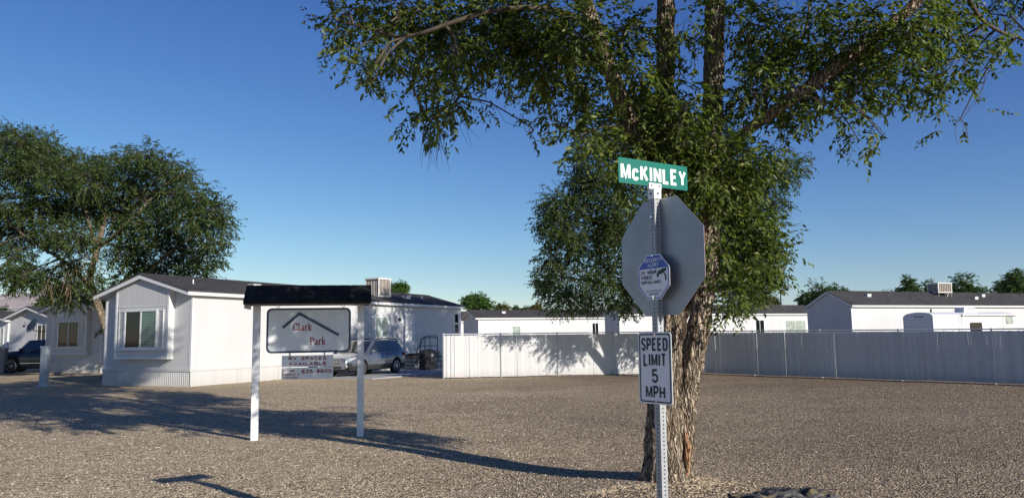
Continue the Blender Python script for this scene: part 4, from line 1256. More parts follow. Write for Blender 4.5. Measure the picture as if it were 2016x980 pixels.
tx('635-9600', (594, 725.5, 653, 734.5), M['red'], plq, 0.24)
tx('EVENINGS &', (556, 734, 589, 739), M['red'], plq, 0.18)
tx('WEEKENDS', (557, 740.2, 587, 745), M['red'], plq, 0.18)

# ------------------------------------------------------------------ street sign pole
base = D(1304.5, 980, 5.0); tp = D(1288, 372, 5.0)
ss = empty('street_sign_pole', (base.x, base.y, 0), 0, 'perforated steel sign pole carrying street name, stop, security and speed limit signs', 'sign pole')
# local: the pole leans very slightly
lean = (tp.x-base.x)/(tp.z-base.z)
PA = RD(-57)           # direction of the wall of the post facing the stop sign plane
def S(u, v, z, a=PA):      # u along the sign plane, v towards the viewer-left normal
    ux, uy = cos(a), sin(a); nx_, ny_ = sin(a), -cos(a)
    return Vector((u*ux+v*nx_+lean*(z-base.z), u*uy+v*ny_, z))
hp_ = 0.0255
m = MB()
def leanbox(mb, u0, u1, v0, v1, z0, z1, a=PA, mi=0):
    vs = [S(u, v, z, a) for z in (z0, z1) for v in (v0, v1) for u in (u0, u1)]
    mb.add(vs, [(0, 1, 3, 2), (4, 6, 7, 5), (0, 4, 5, 1), (2, 3, 7, 6), (0, 2, 6, 4), (1, 5, 7, 3)], mi)
leanbox(m, -hp_, hp_, -hp_, hp_, -0.05, tp.z+0.0)
_pm = m
z = 0.03
while z < tp.z-0.03:
    for (fu, fv) in ((0, 1), (1, 0), (0, -1), (-1, 0)):
        c = S(fu*(hp_+0.0008), fv*(hp_+0.0008), z); t = (S(fv*1.0, fu*1.0, z)-S(0, 0, z)).normalized()
        m.add([c+t*0.0056*cos(2*pi*k/8)+Vector((0, 0, 0.0056*sin(2*pi*k/8))) for k in range(8)], [tuple(range(8))], 1)  # flat black discs paint the shade inside the punched holes
    z += 0.0254
post = m.build('post', [M['pole'], M['black']], ss)

def plate(name, poly, v0, v1, mat, a=PA):
    n = len(poly); m = MB()
    vs = [S(p[0], v0, p[1], a) for p in poly]+[S(p[0], v1, p[1], a) for p in poly]
    m.add(vs, [tuple(range(n)), tuple(range(2*n-1, n-1, -1))]+[(i, n+i, n+(i+1) % n, (i+1) % n) for i in range(n)])
    return m.build(name, mat, ss)
def octo(cu, cz, r, rot=22.5, sx=1.0, cut=None):
    return [(cu+sx*r*cos(RD(rot+45*k)), cz+r*sin(RD(rot+45*k))) for k in range(8)]
def plane_uv(px, py, a, v=0.0):   # pixel to (u,z) in a sign plane at offset v
    c = Vector((base.x, base.y))+Vector((sin(a), -cos(a)))*v
    d = ray(px, py); nrm = Vector((sin(a), -cos(a)))
    t = nrm.dot(c)/(nrm.x*d.x+nrm.y*d.y); p = Vector((0, 0, CAMH))+d*t
    return ((p.x-base.x)*cos(a)+(p.y-base.y)*sin(a)-lean*(p.z-base.z), p.z)
# stop sign seen from the back, bolted behind the post
cu, cz = plane_uv(1300, 505, PA, -0.03)
R8 = 0.381/cos(RD(22.5))
stp = plate('stop_sign', octo(cu, cz, R8), -0.030, -0.027, M['signback'])
rf_ = plate('stop_sign_face', octo(cu, cz, R8-0.002), -0.0335, -0.0305, M['red']); rf_.parent = stp
m = MB()
for zz in (cz+0.26, cz-0.26):
    c = S(0, 0.026, zz); m.poly([c, S(0, 0.036, zz)], 0.010, 6)
m.build('bolt', M['chrome'], stp)
# security sign on the front of the post
su, sz = plane_uv(1285.5, 545, PA, 0.03)
sec = plate('security_sign', octo(su, sz, 0.158), 0.0265, 0.0295, M['signwhite'])
def ringplate(name, outer, inner, v0, v1, mat, parent):
    n = len(outer); m = MB()
    vs = [S(p[0], v1, p[1]) for p in outer]+[S(p[0], v1, p[1]) for p in inner]
    m.add(vs, [(i, (i+1) % n, n+(i+1) % n, n+i) for i in range(n)])
    o = m.build(name, mat, parent); md = o.modifiers.new('s', 'SOLIDIFY'); md.thickness = 0.001; return o
ringplate('border', octo(su, sz, 0.151), octo(su, sz, 0.145), 0, 0.0312, M['blue'], sec)
oc = octo(su, sz, 0.147)
w8 = oc[0][0]-su; topz = max(p[1] for p in oc)
zc = sz+0.058
xh = w8
band = [(su-xh, zc), (su+xh, zc), (su+xh, sz+0.147*sin(RD(22.5))), (su+0.147*cos(RD(67.5)), topz), (su-0.147*cos(RD(67.5)), topz), (su-xh, sz+0.147*sin(RD(22.5)))]
b_ = MB(); b_.add([S(p[0], 0.0308, p[1]) for p in band], [tuple(range(6))]); o_ = b_.build('header_band', M['blue'], sec)
def stext(s, u0, u1, z0, z1, mat, parent, v, tf, a=PA):
    m = MB()
    for i, (l_, r_) in enumerate(strokes(s, u0, u1, z0, z1, tf)):
        n = len(l_); vv = v+0.00012*(i % 9)
        m.add([S(p.x, vv, p.y, a) for p in l_]+[S(p.x, vv, p.y, a) for p in r_], [(k, k+1, n+k+1, n+k) for k in range(n-1)])
    return m.build('lettering', mat, parent)
stext('SECURITY', su-0.083, su+0.083, sz+0.098, sz+0.124, M['signwhite'], sec, 0.0315, 0.17)
stext('ALERT', su-0.052, su+0.052, sz+0.066, sz+0.091, M['signwhite'], sec, 0.0315, 0.17)
stext('24 HOUR', su-0.118, su+0.03, sz+0.020, sz+0.045, M['lblack'], sec, 0.0315, 0.2)
stext('VIDEO', su-0.118, su-0.015, sz-0.013, sz+0.012, M['lblack'], sec, 0.0315, 0.2)
stext('SURVEILLANCE', su-0.118, su+0.065, sz-0.042, sz-0.022, M['lblack'], sec, 0.0315, 0.2)
stext('ALL ACTIVITIES ARE', su-0.07, su+0.07, sz-0.095, sz-0.084, M['lblack'], sec, 0.0315, 0.15)
stext('MONITORED', su-0.045, su+0.045, sz-0.116, sz-0.104, M['lblack'], sec, 0.0315, 0.15)
cm = MB()
q = [(0.035, 0.030), (0.050, 0.018), (0.095, 0.028), (0.122, 0.048), (0.118, 0.058), (0.075, 0.054), (0.045, 0.042)]
cm.add([S(su+p[0], 0.0312, sz+p[1]-0.006) for p in q], [tuple(range(len(q)))])
q = [(0.095, 0.026), (0.107, 0.026), (0.118, 0.0), (0.120, -0.022), (0.108, -0.020), (0.106, -0.002)]
cm.add([S(su+p[0], 0.0312, sz+p[1]-0.006) for p in q], [tuple(range(len(q)))])
q = [(0.034, 0.024), (0.052, 0.022), (0.054, 0.002), (0.036, 0.002)]
cm.add([S(su+p[0]-0.004, 0.0314, sz+p[1]-0.004) for p in q], [tuple(range(4))])
cm.build('camera_emblem', M['lblack'], sec)
# speed limit sign
pu, pz = plane_uv(1288.5, 724, PA, 0.03)
hw_, hh_ = 0.152, 0.228
sp = plate('speed_limit_sign', rounded(pu-hw_, pu+hw_, pz-hh_, pz+hh_, 0.022), 0.0265, 0.0295, M['signwhite'])
ringplate('border', rounded(pu-hw_+0.010, pu+hw_-0.010, pz-hh_+0.010, pz+hh_-0.010, 0.018), rounded(pu-hw_+0.019, pu+hw_-0.019, pz-hh_+0.019, pz+hh_-0.019, 0.012), 0, 0.0308, M['lblack'], sp)
for s_, w_2, z0, z1 in (('SPEED', 0.122, 0.108, 0.192), ('LIMIT', 0.104, 0.010, 0.094), ('5', 0.03, -0.095, -0.006), ('MPH', 0.088, -0.192, -0.112)):
    stext(s_, pu-w_2, pu+w_2, pz+z0, pz+z1, M['lblack'], sp, 0.0315, 0.165)
for zz in (pz+0.208, pz-0.208, sz+0.136, sz-0.134):
    pass
bl = MB()
for zz, par in ((pz+0.212, sp), (pz-0.212, sp), (sz+0.139, sec), (sz-0.139, sec)):
    MB().poly([S(0, 0.0295, zz), S(0, 0.034, zz)], 0.007, 6).build('bolt', M['chrome'], par)
# street name sign on top: plane at right angles to the stop sign
PB = PA+RD(90)+RD(0)
def Sb(u, v, z): return S(u, v, z, PB)
nu0, nz0 = plane_uv(1216, 340, PB); nu1, nz1 = plane_uv(1351, 348, PB)
nzc = (nz0+nz1)/2
nhz = 0.083
nm = plate('name_plate', rounded(nu0, nu1, nzc-nhz, nzc+nhz, 0.008), -0.0015, 0.0015, M['green'], PB)
lt = stext('McKINLEY', nu0+0.018, nu1-0.014, nzc-0.058, nzc+0.052, M['signwhite'], nm, 0.002, 0.19, PB)
m = MB()
zb2 = nzc-nhz
leanbox(m, -0.055, 0.055, -0.012, -0.002, zb2-0.02, zb2+0.035, PB); leanbox(m, -0.055, 0.055, 0.002, 0.012, zb2-0.02, zb2+0.022, PB)
leanbox(m, -0.032, 0.032, -0.032, 0.032, zb2-0.085, zb2-0.02, PB)
m.build('bracket', M['signwhite'], ss, bevel=0.003)
m = MB()
for uu_, zz in ((-0.035, zb2+0.004), (0.035, zb2+0.004)): m.poly([Sb(uu_, 0.012, zz), Sb(uu_, 0.016, zz)], 0.006, 6)
for zz in (zb2-0.05,):
    m.poly([Sb(0, 0.032, zz), Sb(0, 0.038, zz)], 0.007, 6); m.poly([S(0, 0.032, zz), S(0, 0.038, zz)], 0.007, 6)
m.build('bracket_bolt', M['plastic'], ss)

# ------------------------------------------------------------------ trees
def leaves_np(name, pos, dirs, size, mat, parent, seed, asp=0.46, droop=0.25):
    """one pointed, creased leaf per position"""
    R_ = np.random.RandomState(seed)
    n = len(pos)
    d = dirs/np.maximum(np.linalg.norm(dirs, axis=1, keepdims=True), 1e-6)
    nrm = R_.randn(n, 3)*0.55+np.array([0, 0, 0.7])+np.array(SUN_DIR)*0.25
    nrm -= d*np.sum(nrm*d, 1, keepdims=True)
    nrm /= np.maximum(np.linalg.norm(nrm, axis=1, keepdims=True), 1e-6)
    w = np.cross(d, nrm)
    s = size[:, None]
    b = pos
    t = pos+d*s-nrm*s*0.08
    l = pos+d*s*0.42+w*s*asp*0.5+nrm*s*0.10
    r = pos+d*s*0.42-w*s*asp*0.5+nrm*s*0.10
    V = np.stack([b, l, t, r], 1).reshape(-1, 3)
    i = (np.arange(n)*4)[:, None]
    F = np.concatenate([i+np.array([[0, 2, 1]]), i+np.array([[0, 3, 2]])], 1).reshape(-1, 3)
    rv = np.repeat(np.clip(R_.beta(1.7, 2.4, n)+0.0, 0, 1), 2)
    return np_mesh(name, V, F, mat, rv, parent)

def bark_tubes(mb, pts, rs, sides, step, amp, flare=0.0, seed=0.0):
    P_, Rr = catmull(pts, rs, step)
    up = None; b = len(mb.v); n = sides
    for i, p in enumerate(P_):
        t = (P_[min(i+1, len(P_)-1)]-P_[max(i-1, 0)]).normalized()
        if up is None: up = t.orthogonal().normalized()
        up = (up-t*up.dot(t)).normalized(); w = t.cross(up)
        for k in range(n):
            a = 2*pi*k/n
            o = up*cos(a)+w*sin(a)
            r = Rr[i]
            q = p+o*r
            f = noise.noise(Vector((o.x*5.5*max(r, 0.08)/0.2+seed, o.y*5.5*max(r, 0.08)/0.2, q.z*1.4+seed)))
            g = 1-2*abs(noise.noise(Vector((q.x*11+seed, q.y*11, q.z*2.3))))
            g2 = 1-2*abs(noise.noise(Vector((q.x*22, q.y*22+seed, q.z*6))))
            rr = r*(1+0.10*f)+amp*(g*0.75+g2*0.45-0.5)
            if flare > 0:
                h = max(0.0, 1-q.z/flare)
                rr += r*h*h*(0.30+0.40*max(0, sin(a*3+0.7)))
            mb.v.append(tuple(p+o*rr))
    for i in range(len(P_)-1):
        for k in range(n):
            k2 = (k+1) % n
            mb.f.append((b+i*n+k, b+i*n+k2, b+(i+1)*n+k2, b+(i+1)*n+k)); mb.m.append(0)

def build_crown(root, limbs, clumps, leafmat, seed, spray_len, leaf_size, leaves_per, origin, spray_k=None, bare=0, filt=None, twigmat=None, branch_r=0.02, droop=0.5, extra_twigs=(), twig_p=0.3):
    """limbs: list of point lists (world); clumps: (centre, (rx,ry,rz), nsprays, leafsize)"""
    R_ = np.random.RandomState(seed)
    LP = np.array([tuple(p) for l in limbs for p in l])
    tw = MB(); SPR = []; SZ = []
    for (c, rad, ns, lsz) in clumps:
        c = np.array(c)
        d = np.linalg.norm(LP-c+np.array([0, 0, 0.4]), axis=1); a = LP[d.argmin()]
        sprays = []
        # branch from limb to clump
        m1 = a*0.55+c*0.45+R_.randn(3)*0.12*np.linalg.norm(c-a)*0.4+np.array([0, 0, 0.1])
        pts, rs = catmull([a, m1, c], [branch_r*1.3, branch_r*0.9, branch_r*0.5], 0.25)
        tw.poly(pts, rs, 5, caps=False)
        nsub = max(2, ns//9)
        subs = []
        for k in range(nsub):
            v = R_.randn(3); v /= np.linalg.norm(v); e = c+v*np.array(rad)*0.55*R_.rand()**0.4
            i_s = -1-R_.randint(0, max(1, min(len(pts), 7))); s_ = np.array(pts[i_s]); dl = np.linalg.norm(e-s_)
            tw.poly([tuple(s_), tuple(s_*0.6+e*0.4+R_.randn(3)*0.10*dl), tuple(s_*0.25+e*0.75+R_.randn(3)*0.08*dl), tuple(e)], [branch_r*0.4, branch_r*0.3, branch_r*0.22, branch_r*0.12], 4, caps=False)
            subs.append(e)
        subs = np.array(subs)
        for k in range(ns):
            v = R_.randn(3); v /= np.linalg.norm(v)
            p = c+v*np.array(rad)*(R_.rand()**0.45)
            if filt is not None and not filt(p): continue
            q = subs[np.linalg.norm(subs-p, axis=1).argmin()]
            out = (p-q); out /= max(np.linalg.norm(out), 1e-3)
            dv = out*0.5+v*0.5+R_.randn(3)*0.35; dv[2] -= droop*R_.rand(); dv /= np.linalg.norm(dv)
            Ls = spray_len*(0.6+0.8*R_.rand())
            # curved drooping twig
            pp_ = [p]
            dd = dv.copy(); rr_ = R_.randn(4, 3)*0.08; rd_ = R_.rand(4)
            for j in range(4):
                dd = dd+rr_[j]; dd[2] -= 0.44*droop*rd_[j]; dd = dd/sqrt(dd[0]**2+dd[1]**2+dd[2]**2)
                pp_.append(pp_[-1]+dd*(Ls/4))
            if R_.rand() < twig_p: tw.poly([tuple(q)]+[tuple(x) for x in pp_[::2]], [branch_r*0.2]+[branch_r*0.15]*2+[branch_r*0.08], 3, caps=False)
            SPR.append(pp_); SZ.append(lsz)
    for t_ in extra_twigs: tw.poly(*t_[:2], 4, caps=False)
    o = np.array(origin)
    tw.v = [(v[0]-o[0], v[1]-o[1], v[2]-o[2]) for v in tw.v]
    tw.build('twigs', twigmat or M['twig'], root)
    A = np.array(SPR); ns_ = len(A); SZ = np.array(SZ)
    J = np.arange(leaves_per)
    t = (J[None]+R_.rand(ns_, leaves_per)*0.5)/leaves_per*4
    i0 = np.minimum(t.astype(int), 3); fr = (t-i0)[..., None]
    ar = np.arange(ns_)[:, None]
    B0 = A[ar, i0]; B1 = A[ar, i0+1]
    td = B1-B0; td /= np.linalg.norm(td, axis=2, keepdims=True)
    side = np.cross(td, np.array([0, 0, 1.0])); side /= np.maximum(np.linalg.norm(side, axis=2, keepdims=True), 1e-3)
    ld = td*0.6+side*np.where(J % 2, 0.8, -0.8)[None, :, None]+R_.randn(ns_, leaves_per, 3)*0.35+np.array([0, 0, -0.35])
    bp_ = B0*(1-fr)+B1*fr+R_.randn(ns_, leaves_per, 3)*0.006
    sz = SZ[:, None]*(0.6+0.65*R_.rand(ns_, leaves_per))
    keep = (R_.rand(ns_, leaves_per) < 0.88).ravel()
    return leaves_np('crown', bp_.reshape(-1, 3)[keep]-o, ld.reshape(-1, 3)[keep], sz.ravel()[keep], leafmat, root, seed+1)

# --- main tree (double trunk, in front) ---
T0 = Vector((TREE.x, TREE.y, 0.0))
mt = empty('elm_tree', T0, 0, 'large elm with furrowed double trunk rising behind the sign pole', 'tree')
def K(px, py, d=0.0): return D(px, py, T0.y+d)
stemL = [K(1310, 955), K(1308, 900), K(1308, 800), K(1316, 700), K(1320, 600), K(1316, 480), K(1310, 360, 0.05), K(1306, 230, 0.1), K(1312, 100, 0.1), K(1312, -20, 0.2), K(1320, -260, 0.3), K(1330, -600, 0.5)]
rL = [0.23, 0.21, 0.172, 0.138, 0.132, 0.125, 0.125, 0.11, 0.10, 0.095, 0.075, 0.04]
stemR = [K(1333, 955, 0.05), K(1338, 880, 0.05), K(1350, 780, 0.05), K(1372, 670, 0.08), K(1389, 560, 0.12), K(1397, 430, 0.18), K(1402, 300, 0.25), K(1405, 150, 0.3), K(1408, 0, 0.35), K(1418, -250, 0.6), K(1425, -620, 0.8)]
rR = [0.17, 0.145, 0.125, 0.12, 0.118, 0.115, 0.115, 0.11, 0.11, 0.09, 0.04]
limbA = [K(1318, 440), K(1285, 340, -0.05), K(1240, 245, -0.1), K(1198, 130, -0.2), K(1150, 0, -0.3), K(1080, -180, -0.4), K(1000, -420, -0.6)]
rA = [0.10, 0.10, 0.098, 0.092, 0.085, 0.06, 0.03]
limbB = [K(1400, 330, 0.2), K(1445, 278, 0.1), K(1520, 222, -0.1), K(1604, 163, -0.3), K(1700, 92, -0.5), K(1790, 18, -0.7), K(1880, -80, -0.9), K(1990, -220, -1.0)]
rB = [0.085, 0.062, 0.062, 0.075, 0.066, 0.058, 0.045, 0.02]
limbC = [K(1170, 50, -0.2), K(1080, 20, -0.4), K(980, 20, -0.5), K(900, 42, -0.5), K(800, 72, -0.4), K(720, 55, -0.2), K(660, 40, 0)]
rC = [0.055, 0.04, 0.032, 0.028, 0.02, 0.012, 0.006]
limbD = [K(1190, 115, -0.2), K(1110, 118, 0.2), K(1020, 105, 0.4), K(960, 130, 0.5), K(905, 190, 0.5), K(880, 222, 0.5), K(862, 232, 0.5), K(840, 240, 0.5)]
rD = [0.045, 0.035, 0.026, 0.022, 0.018, 0.015, 0.013, 0.008]
limbE = [K(1900, -20, -0.2), K(1925, 30, -0.2), K(1960, 58, -0.1), K(2000, 74, 0), K(2060, 90, 0.1)]
rE = [0.03, 0.026, 0.022, 0.016, 0.008]
limbF = [K(1500, 235, 0.0), K(1515, 170, 0.3), K(1560, 110, 0.6), K(1590, 40, 0.8), K(1600, -100, 1.0)]
rF = [0.03, 0.03, 0.025, 0.02, 0.012]
tk = MB()
bark_tubes(tk, stemL, rL, 64, 0.025, 0.034, 0.5, 1.0)
bark_tubes(tk, stemR, rR, 56, 0.025, 0.030, 0.4, 5.0)
bark_tubes(tk, limbA, rA, 22, 0.05, 0.014, 0, 9.0)
bark_tubes(tk, limbB, rB, 18, 0.05, 0.010, 0, 13.0)
tk.v = [(v[0]-T0.x, v[1]-T0.y, v[2]) for v in tk.v]
trunk = tk.build('trunk', M['bark'], mt, smooth=True)
for pts, rs in ((limbC, rC), (limbD, rD), (limbE, rE), (limbF, rF)):
    lb = MB(); a, b_ = catmull(pts, rs, 0.1); lb.poly(a, b_, 7)
    lb.v = [(v[0]-T0.x, v[1]-T0.y, v[2]) for v in lb.v]
    lb.build('branch', M['twig'], mt, smooth=True)
# torn scar low on the right stem
sc_ = MB(); R4 = random.Random(4)
scp = [K(1352, 858, -0.09), K(1354, 885, -0.12), K(1352, 910, -0.15), K(1350, 935, -0.17)]
for k in range(26):
    t = R4.random(); i = min(int(t*3), 2); p = scp[i].lerp(scp[i+1], t*3-i)+Vector(((R4.random()-0.5)*0.05, (R4.random()-0.5)*0.04, 0))
    h = 0.05+R4.random()*0.14; w = 0.008+R4.random()*0.014
    sc_.poly([p-Vector((0, 0, h/2)), p+Vector((0.004, -0.012, 0)), p+Vector((0.002, 0.0, h/2))], [w*0.4, w, w*0.15], 5)
sc_.v = [(v[0]-T0.x, v[1]-T0.y, v[2]) for v in sc_.v]
sc_.build('bark_scar', M['scar'], trunk)

CL = [(680,38,55,34,1),(745,28,70,38,1),(655,75,22,16,.7),(705,95,42,26,.8),(765,98,60,34,1),(728,142,28,18,1),(728,176,8,14,1.2),(820,28,80,46,1.2),(830,98,66,34,1.1),(900,48,80,56,1.2),(905,118,60,30,1),
 (835,160,40,20,.9),(880,180,48,28,1),(885,212,34,22,.9),(812,234,40,20,.8),(862,238,26,20,.9),(980,28,80,55,1.3),(990,100,70,42,1.1),(1012,150,46,26,.9),(955,186,16,12,.8),(1060,38,70,56,1.3),(1070,110,60,50,1.2),(1072,175,48,36,1.1),(1078,222,24,24,.8),(1050,255,14,12,.4),
 (1130,60,56,60,1.1),(1140,140,50,50,1.2),(1150,205,50,42,1.2),(1145,265,38,36,1.1),(1225,60,55,60,1),(1250,140,50,55,1),(1240,220,50,50,1.2),(1235,285,55,45,1.3),(1300,285,60,45,1.4),(1290,190,50,50,1),(1345,60,34,50,.7),(1350,215,42,50,1.1),(1350,290,50,50,1.3),
 (1420,20,40,40,.6),(1470,40,50,46,.9),(1505,105,55,50,1),(1480,175,46,46,1),(1530,200,44,36,1),(1545,245,30,26,.9),(1410,330,60,40,1.3),(1465,315,55,40,1.2),(1385,350,55,55,1.3),(1345,370,40,50,1.3),(1440,395,55,60,1.4),(1478,455,50,55,1.3),(1505,505,36,40,1.1),(1455,520,46,50,1.3),(1430,575,30,30,1.1),(1500,560,28,26,.9),(1400,470,34,50,.8),(1230,350,30,30,1),
 (1560,55,50,56,.9),(1600,105,55,55,1),(1590,165,52,36,1),(1620,200,40,22,.9),(1570,225,30,18,.7),(1680,55,60,50,.9),(1690,125,66,46,1.1),(1690,185,56,32,1.1),(1676,232,28,24,.9),(1690,275,12,26,.9),(1738,268,18,20,.7),(1760,95,66,46,1),(1780,165,56,32,1),(1795,35,66,36,1),(1850,60,56,46,.9),(1862,130,52,36,1),(1905,112,36,26,.9),(1938,135,20,16,.8),(1845,195,30,18,.7),(1888,240,12,20,.7),(1868,15,50,24,.9),(1935,25,36,22,.5),(1985,55,30,22,.4),(2010,25,20,20,.4),(1640,10,50,30,.7)]
Rc = random.Random(11)
clumps = []
ppm = FPX/T0.y
for (px, py, rx, ry, dens) in CL:
    dd = Rc.uniform(-0.8, 0.9)
    if 1200 < px < 1480 and py > 260: dd = Rc.uniform(-0.35, 0.3)
    if px > 1380 and py > 380: dd = Rc.uniform(-0.2, 0.5)
    c = K(px, py, dd)
    if 1090 < px < 1260 and 110 < py < 280: dens *= 0.72
    ns = max(4, int(rx*ry*(0.028 if px < 1100 or px > 1550 else 0.033)*dens))
    clumps.append((tuple(c), (rx/ppm*0.92, 0.35+0.3*Rc.random(), ry/ppm*0.92), ns, 0.080))
inframe = len(clumps)
# the rest of the crown, above the picture (it throws the long ground shadow)
tries = 0
while len(clumps) < inframe+78 and tries < 3000:
    tries += 1
    v = Vector((Rc.gauss(0, 1), Rc.gauss(0, 1), Rc.gauss(0, 1))).normalized()*(Rc.random()**0.35)
    c = Vector((T0.x+0.1+v.x*5.0, T0.y+v.y*4.8, 9.6+v.z*4.9))
    if P(c)[1] > -130 and 0 < P(c)[0] < 2016: continue
    if c.z < 5.8: continue
    clumps.append((tuple(c), (0.95, 0.95, 0.75), 80, 0.16))
def filt(p):
    if p[2] < 5.2: return True
    a = P(p); return True
# hanging dead twigs below the left branch
extra = []
Rt = random.Random(8)
for k in range(26):
    p = K(845+Rt.uniform(-14, 22), 240+Rt.uniform(-4, 6), 0.5+Rt.uniform(-0.1, 0.1))
    L_ = Rt.uniform(0.2, 0.65); dx = Rt.uniform(-0.15, 0.25)
    pts = [p]
    for j in range(5): pts.append(pts[-1]+Vector((dx*L_/5+Rt.gauss(0, 0.008), Rt.gauss(0, 0.01), -L_/5)))
    extra.append((pts, [0.0045, 0.004, 0.0035, 0.003, 0.0025, 0.002]))
for (px, py, qx, qy) in ((895, 215, 935, 285), (738, 150, 750, 205), (1888, 230, 1900, 280), (1480, 100, 1470, 60), (1700, 30, 1740, 160), (1060, 230, 1035, 270), (930, 150, 950, 200), (1790, 60, 1795, 175), (1690, 200, 1650, 245)):
    for j in range(3):
        a = K(px, py, 0.3); b_ = K(qx+Rt.uniform(-14, 14), qy+Rt.uniform(-12, 8), 0.3); mdl = (a+b_)/2+Vector((Rt.uniform(-.05, .05), 0, 0.03))
        pts, rs = catmull([a, mdl, b_], [0.005, 0.0035, 0.0015], 0.05); extra.append((pts, rs))
limbs_all = []
for pts, rs in ((stemL, rL), (stemR, rR), (limbA, rA), (limbB, rB), (limbC, rC), (limbD, rD), (limbE, rE), (limbF, rF)):
    limbs_all.append([p for p in catmull(pts, rs, 0.15)[0] if p.z > 2.0])
build_crown(mt, limbs_all, clumps, M['leaf'], 21, 0.30, 0.066, 13, T0, branch_r=0.012, droop=0.55, extra_twigs=extra)

# --- generic mid-distance tree ---
def mid_tree(name, base, trunk_limbs, clump_list, leafmat, label, seed, leaf, spray, lp, br, group=None, mat=None, droop=0.45, bark='bark_far', drape=()):
    r = empty(name, base, 0, label, 'tree', group)
    tk = MB()
    for pts, rs in trunk_limbs: bark_tubes(tk, pts, rs, 16, 0.12, 0.012, 0.5 if rs[0] > 0.15 and pts[0][2] < 0.3 else 0, seed)
    tk.v = [(v[0]-base[0], v[1]-base[1], v[2]-base[2]) for v in tk.v]
    tk.build('trunk', M[bark], r, smooth=True)
    L_ = [catmull(p, q, 0.3)[0] for p, q in trunk_limbs]
    L_ = [[x for x in l if x.z > base[2]+1.6] or l for l in L_]
    build_crown(r, L_, clump_list, leafmat, seed, spray, leaf, lp, base, branch_r=br, droop=droop, extra_twigs=drape)
    return r

# --- second elm, hidden base behind the double trunk, near the fence corner ---
TB = Vector((6.35, 30.75, 0)); KB = lambda px, py, d=0: D(px, py, TB.y+d)
lim = [([TB, KB(1345, 690), KB(1338, 600), KB(1325, 480), KB(1320, 350), KB(1320, 260)], [0.30, 0.25, 0.2, 0.16, 0.1, 0.04]),
       ([KB(1342, 670), KB(1290, 560, -0.6), KB(1230, 480, -1), KB(1160, 430, -1.2), KB(1100, 400, -1)], [0.16, 0.13, 0.10, 0.07, 0.03]),
       ([KB(1342, 640), KB(1270, 590, 0.6), KB(1190, 560, 1.2), KB(1110, 545, 1.4)], [0.12, 0.09, 0.06, 0.03]),
       ([KB(1340, 640), KB(1400, 520, 0.5), KB(1470, 420, 0.8), KB(1540, 340, 1)], [0.15, 0.11, 0.08, 0.03])]
CB = [(1100,400,42,30),(1080,440,30,26),(1150,390,45,45),(1180,330,45,50),(1170,275,36,36),(1230,270,45,40),(1110,455,42,42),(1100,510,45,32),(1085,560,36,26),(1110,590,45,26),(1160,470,50,45),(1170,540,50,40),(1160,590,50,28),(1220,400,50,60),(1225,480,50,50),(1230,560,50,45),(1235,600,40,20),(1280,330,50,50),(1290,430,50,60),(1290,520,50,50),(1340,270,50,40),(1350,340,55,50),(1380,430,60,60),(1400,520,50,50),(1430,300,50,40),(1450,380,55,50),(1500,330,50,36),(1555,325,36,22),(1540,355,36,20),(1510,390,40,30),(1490,440,44,36),(1530,405,22,14),(1490,500,50,36),(1530,490,20,20),(1520,545,28,22),(1470,570,40,30),(1460,600,28,16),(1400,240,45,30),(1270,240,40,30),(1200,445,40,40),(1065,545,20,16),(1140,350,24,28)]
cl = []
Rb = random.Random(31)
pb = FPX/TB.y
for (px, py, rx, ry) in CB:
    nd = Rb.uniform(-2.6, 2.2)
    if px < 1175: nd = Rb.uniform(0.6, 2.6) if py > 545 else Rb.uniform(-1.6, 0.3)
    cl.append((tuple(KB(px, py, nd)), (rx/pb*0.95, 0.9, ry/pb*0.95), int(rx*ry*(0.2 if px < 1150 else 0.15)), 0.115))
mid_tree('elm_tree', TB, lim, cl, M['leaf2'], 'dense small-leaved elm beyond the double trunk at the fence corner', 41, 0.1, 0.42, 12, 0.03)

# --- left elm beside the first mobile home ---
TLb = Vector((-19.3, 37.0, 0)); KL = lambda px, py, d=0: D(px, py, TLb.y+d)
lim = [([TLb, KL(222, 690), KL(207, 640), KL(190, 590), KL(178, 545), KL(195, 480), KL(210, 420)], [0.26, 0.21, 0.18, 0.165, 0.15, 0.12, 0.07]),
       ([KL(185, 575), KL(160, 545, -0.3), KL(120, 510, -0.5), KL(70, 480, -0.6), KL(20, 440, -0.6)], [0.12, 0.10, 0.08, 0.06, 0.03]),
       ([KL(190, 490), KL(230, 460, 0), KL(290, 400, 0), KL(340, 350, 0)], [0.11, 0.09, 0.07, 0.03]),
       ([KL(205, 630), KL(270, 560, 0.8), KL(330, 500, 1), KL(390, 460, 1)], [0.15, 0.12, 0.08, 0.03]),
       ([KL(192, 500), KL(170, 420, 0), KL(150, 350, 0), KL(110, 300, 0)], [0.11, 0.08, 0.06, 0.03])]
CLL = [(-60,330,60,50),(-40,400,60,50),(-60,470,60,50),(-20,270,50,22),(-80,540,60,40),
 (30,280,45,28),(70,275,45,22),(100,300,40,30),(20,330,45,40),(70,340,50,40),(120,335,45,35),(170,330,45,35),(215,325,35,24),(255,310,34,24),(290,305,34,24),(320,330,40,30),(360,340,32,24),(250,355,45,40),(300,380,50,45),(350,390,45,40),(395,385,30,28),(425,415,28,26),(445,440,20,20),(390,430,45,36),(420,470,32,26),(410,505,30,24),(340,450,50,45),(370,500,45,36),(385,540,40,24),(290,450,50,45),(300,520,50,40),(330,550,45,28),(240,420,50,50),(245,490,45,40),(260,550,45,36),(225,585,36,26),(190,400,50,45),(140,400,50,45),(90,400,50,40),(40,400,45,36),(20,450,45,36),(60,460,40,26),(110,460,45,34),(150,465,40,30),(150,510,30,26),(20,510,45,30),(60,545,50,24),(30,550,36,20),(110,560,45,26),(140,585,40,22),(170,545,26,30),(230,640,16,36),(180,360,40,36),(60,310,40,30)]
cl = []
pl_ = FPX/TLb.y
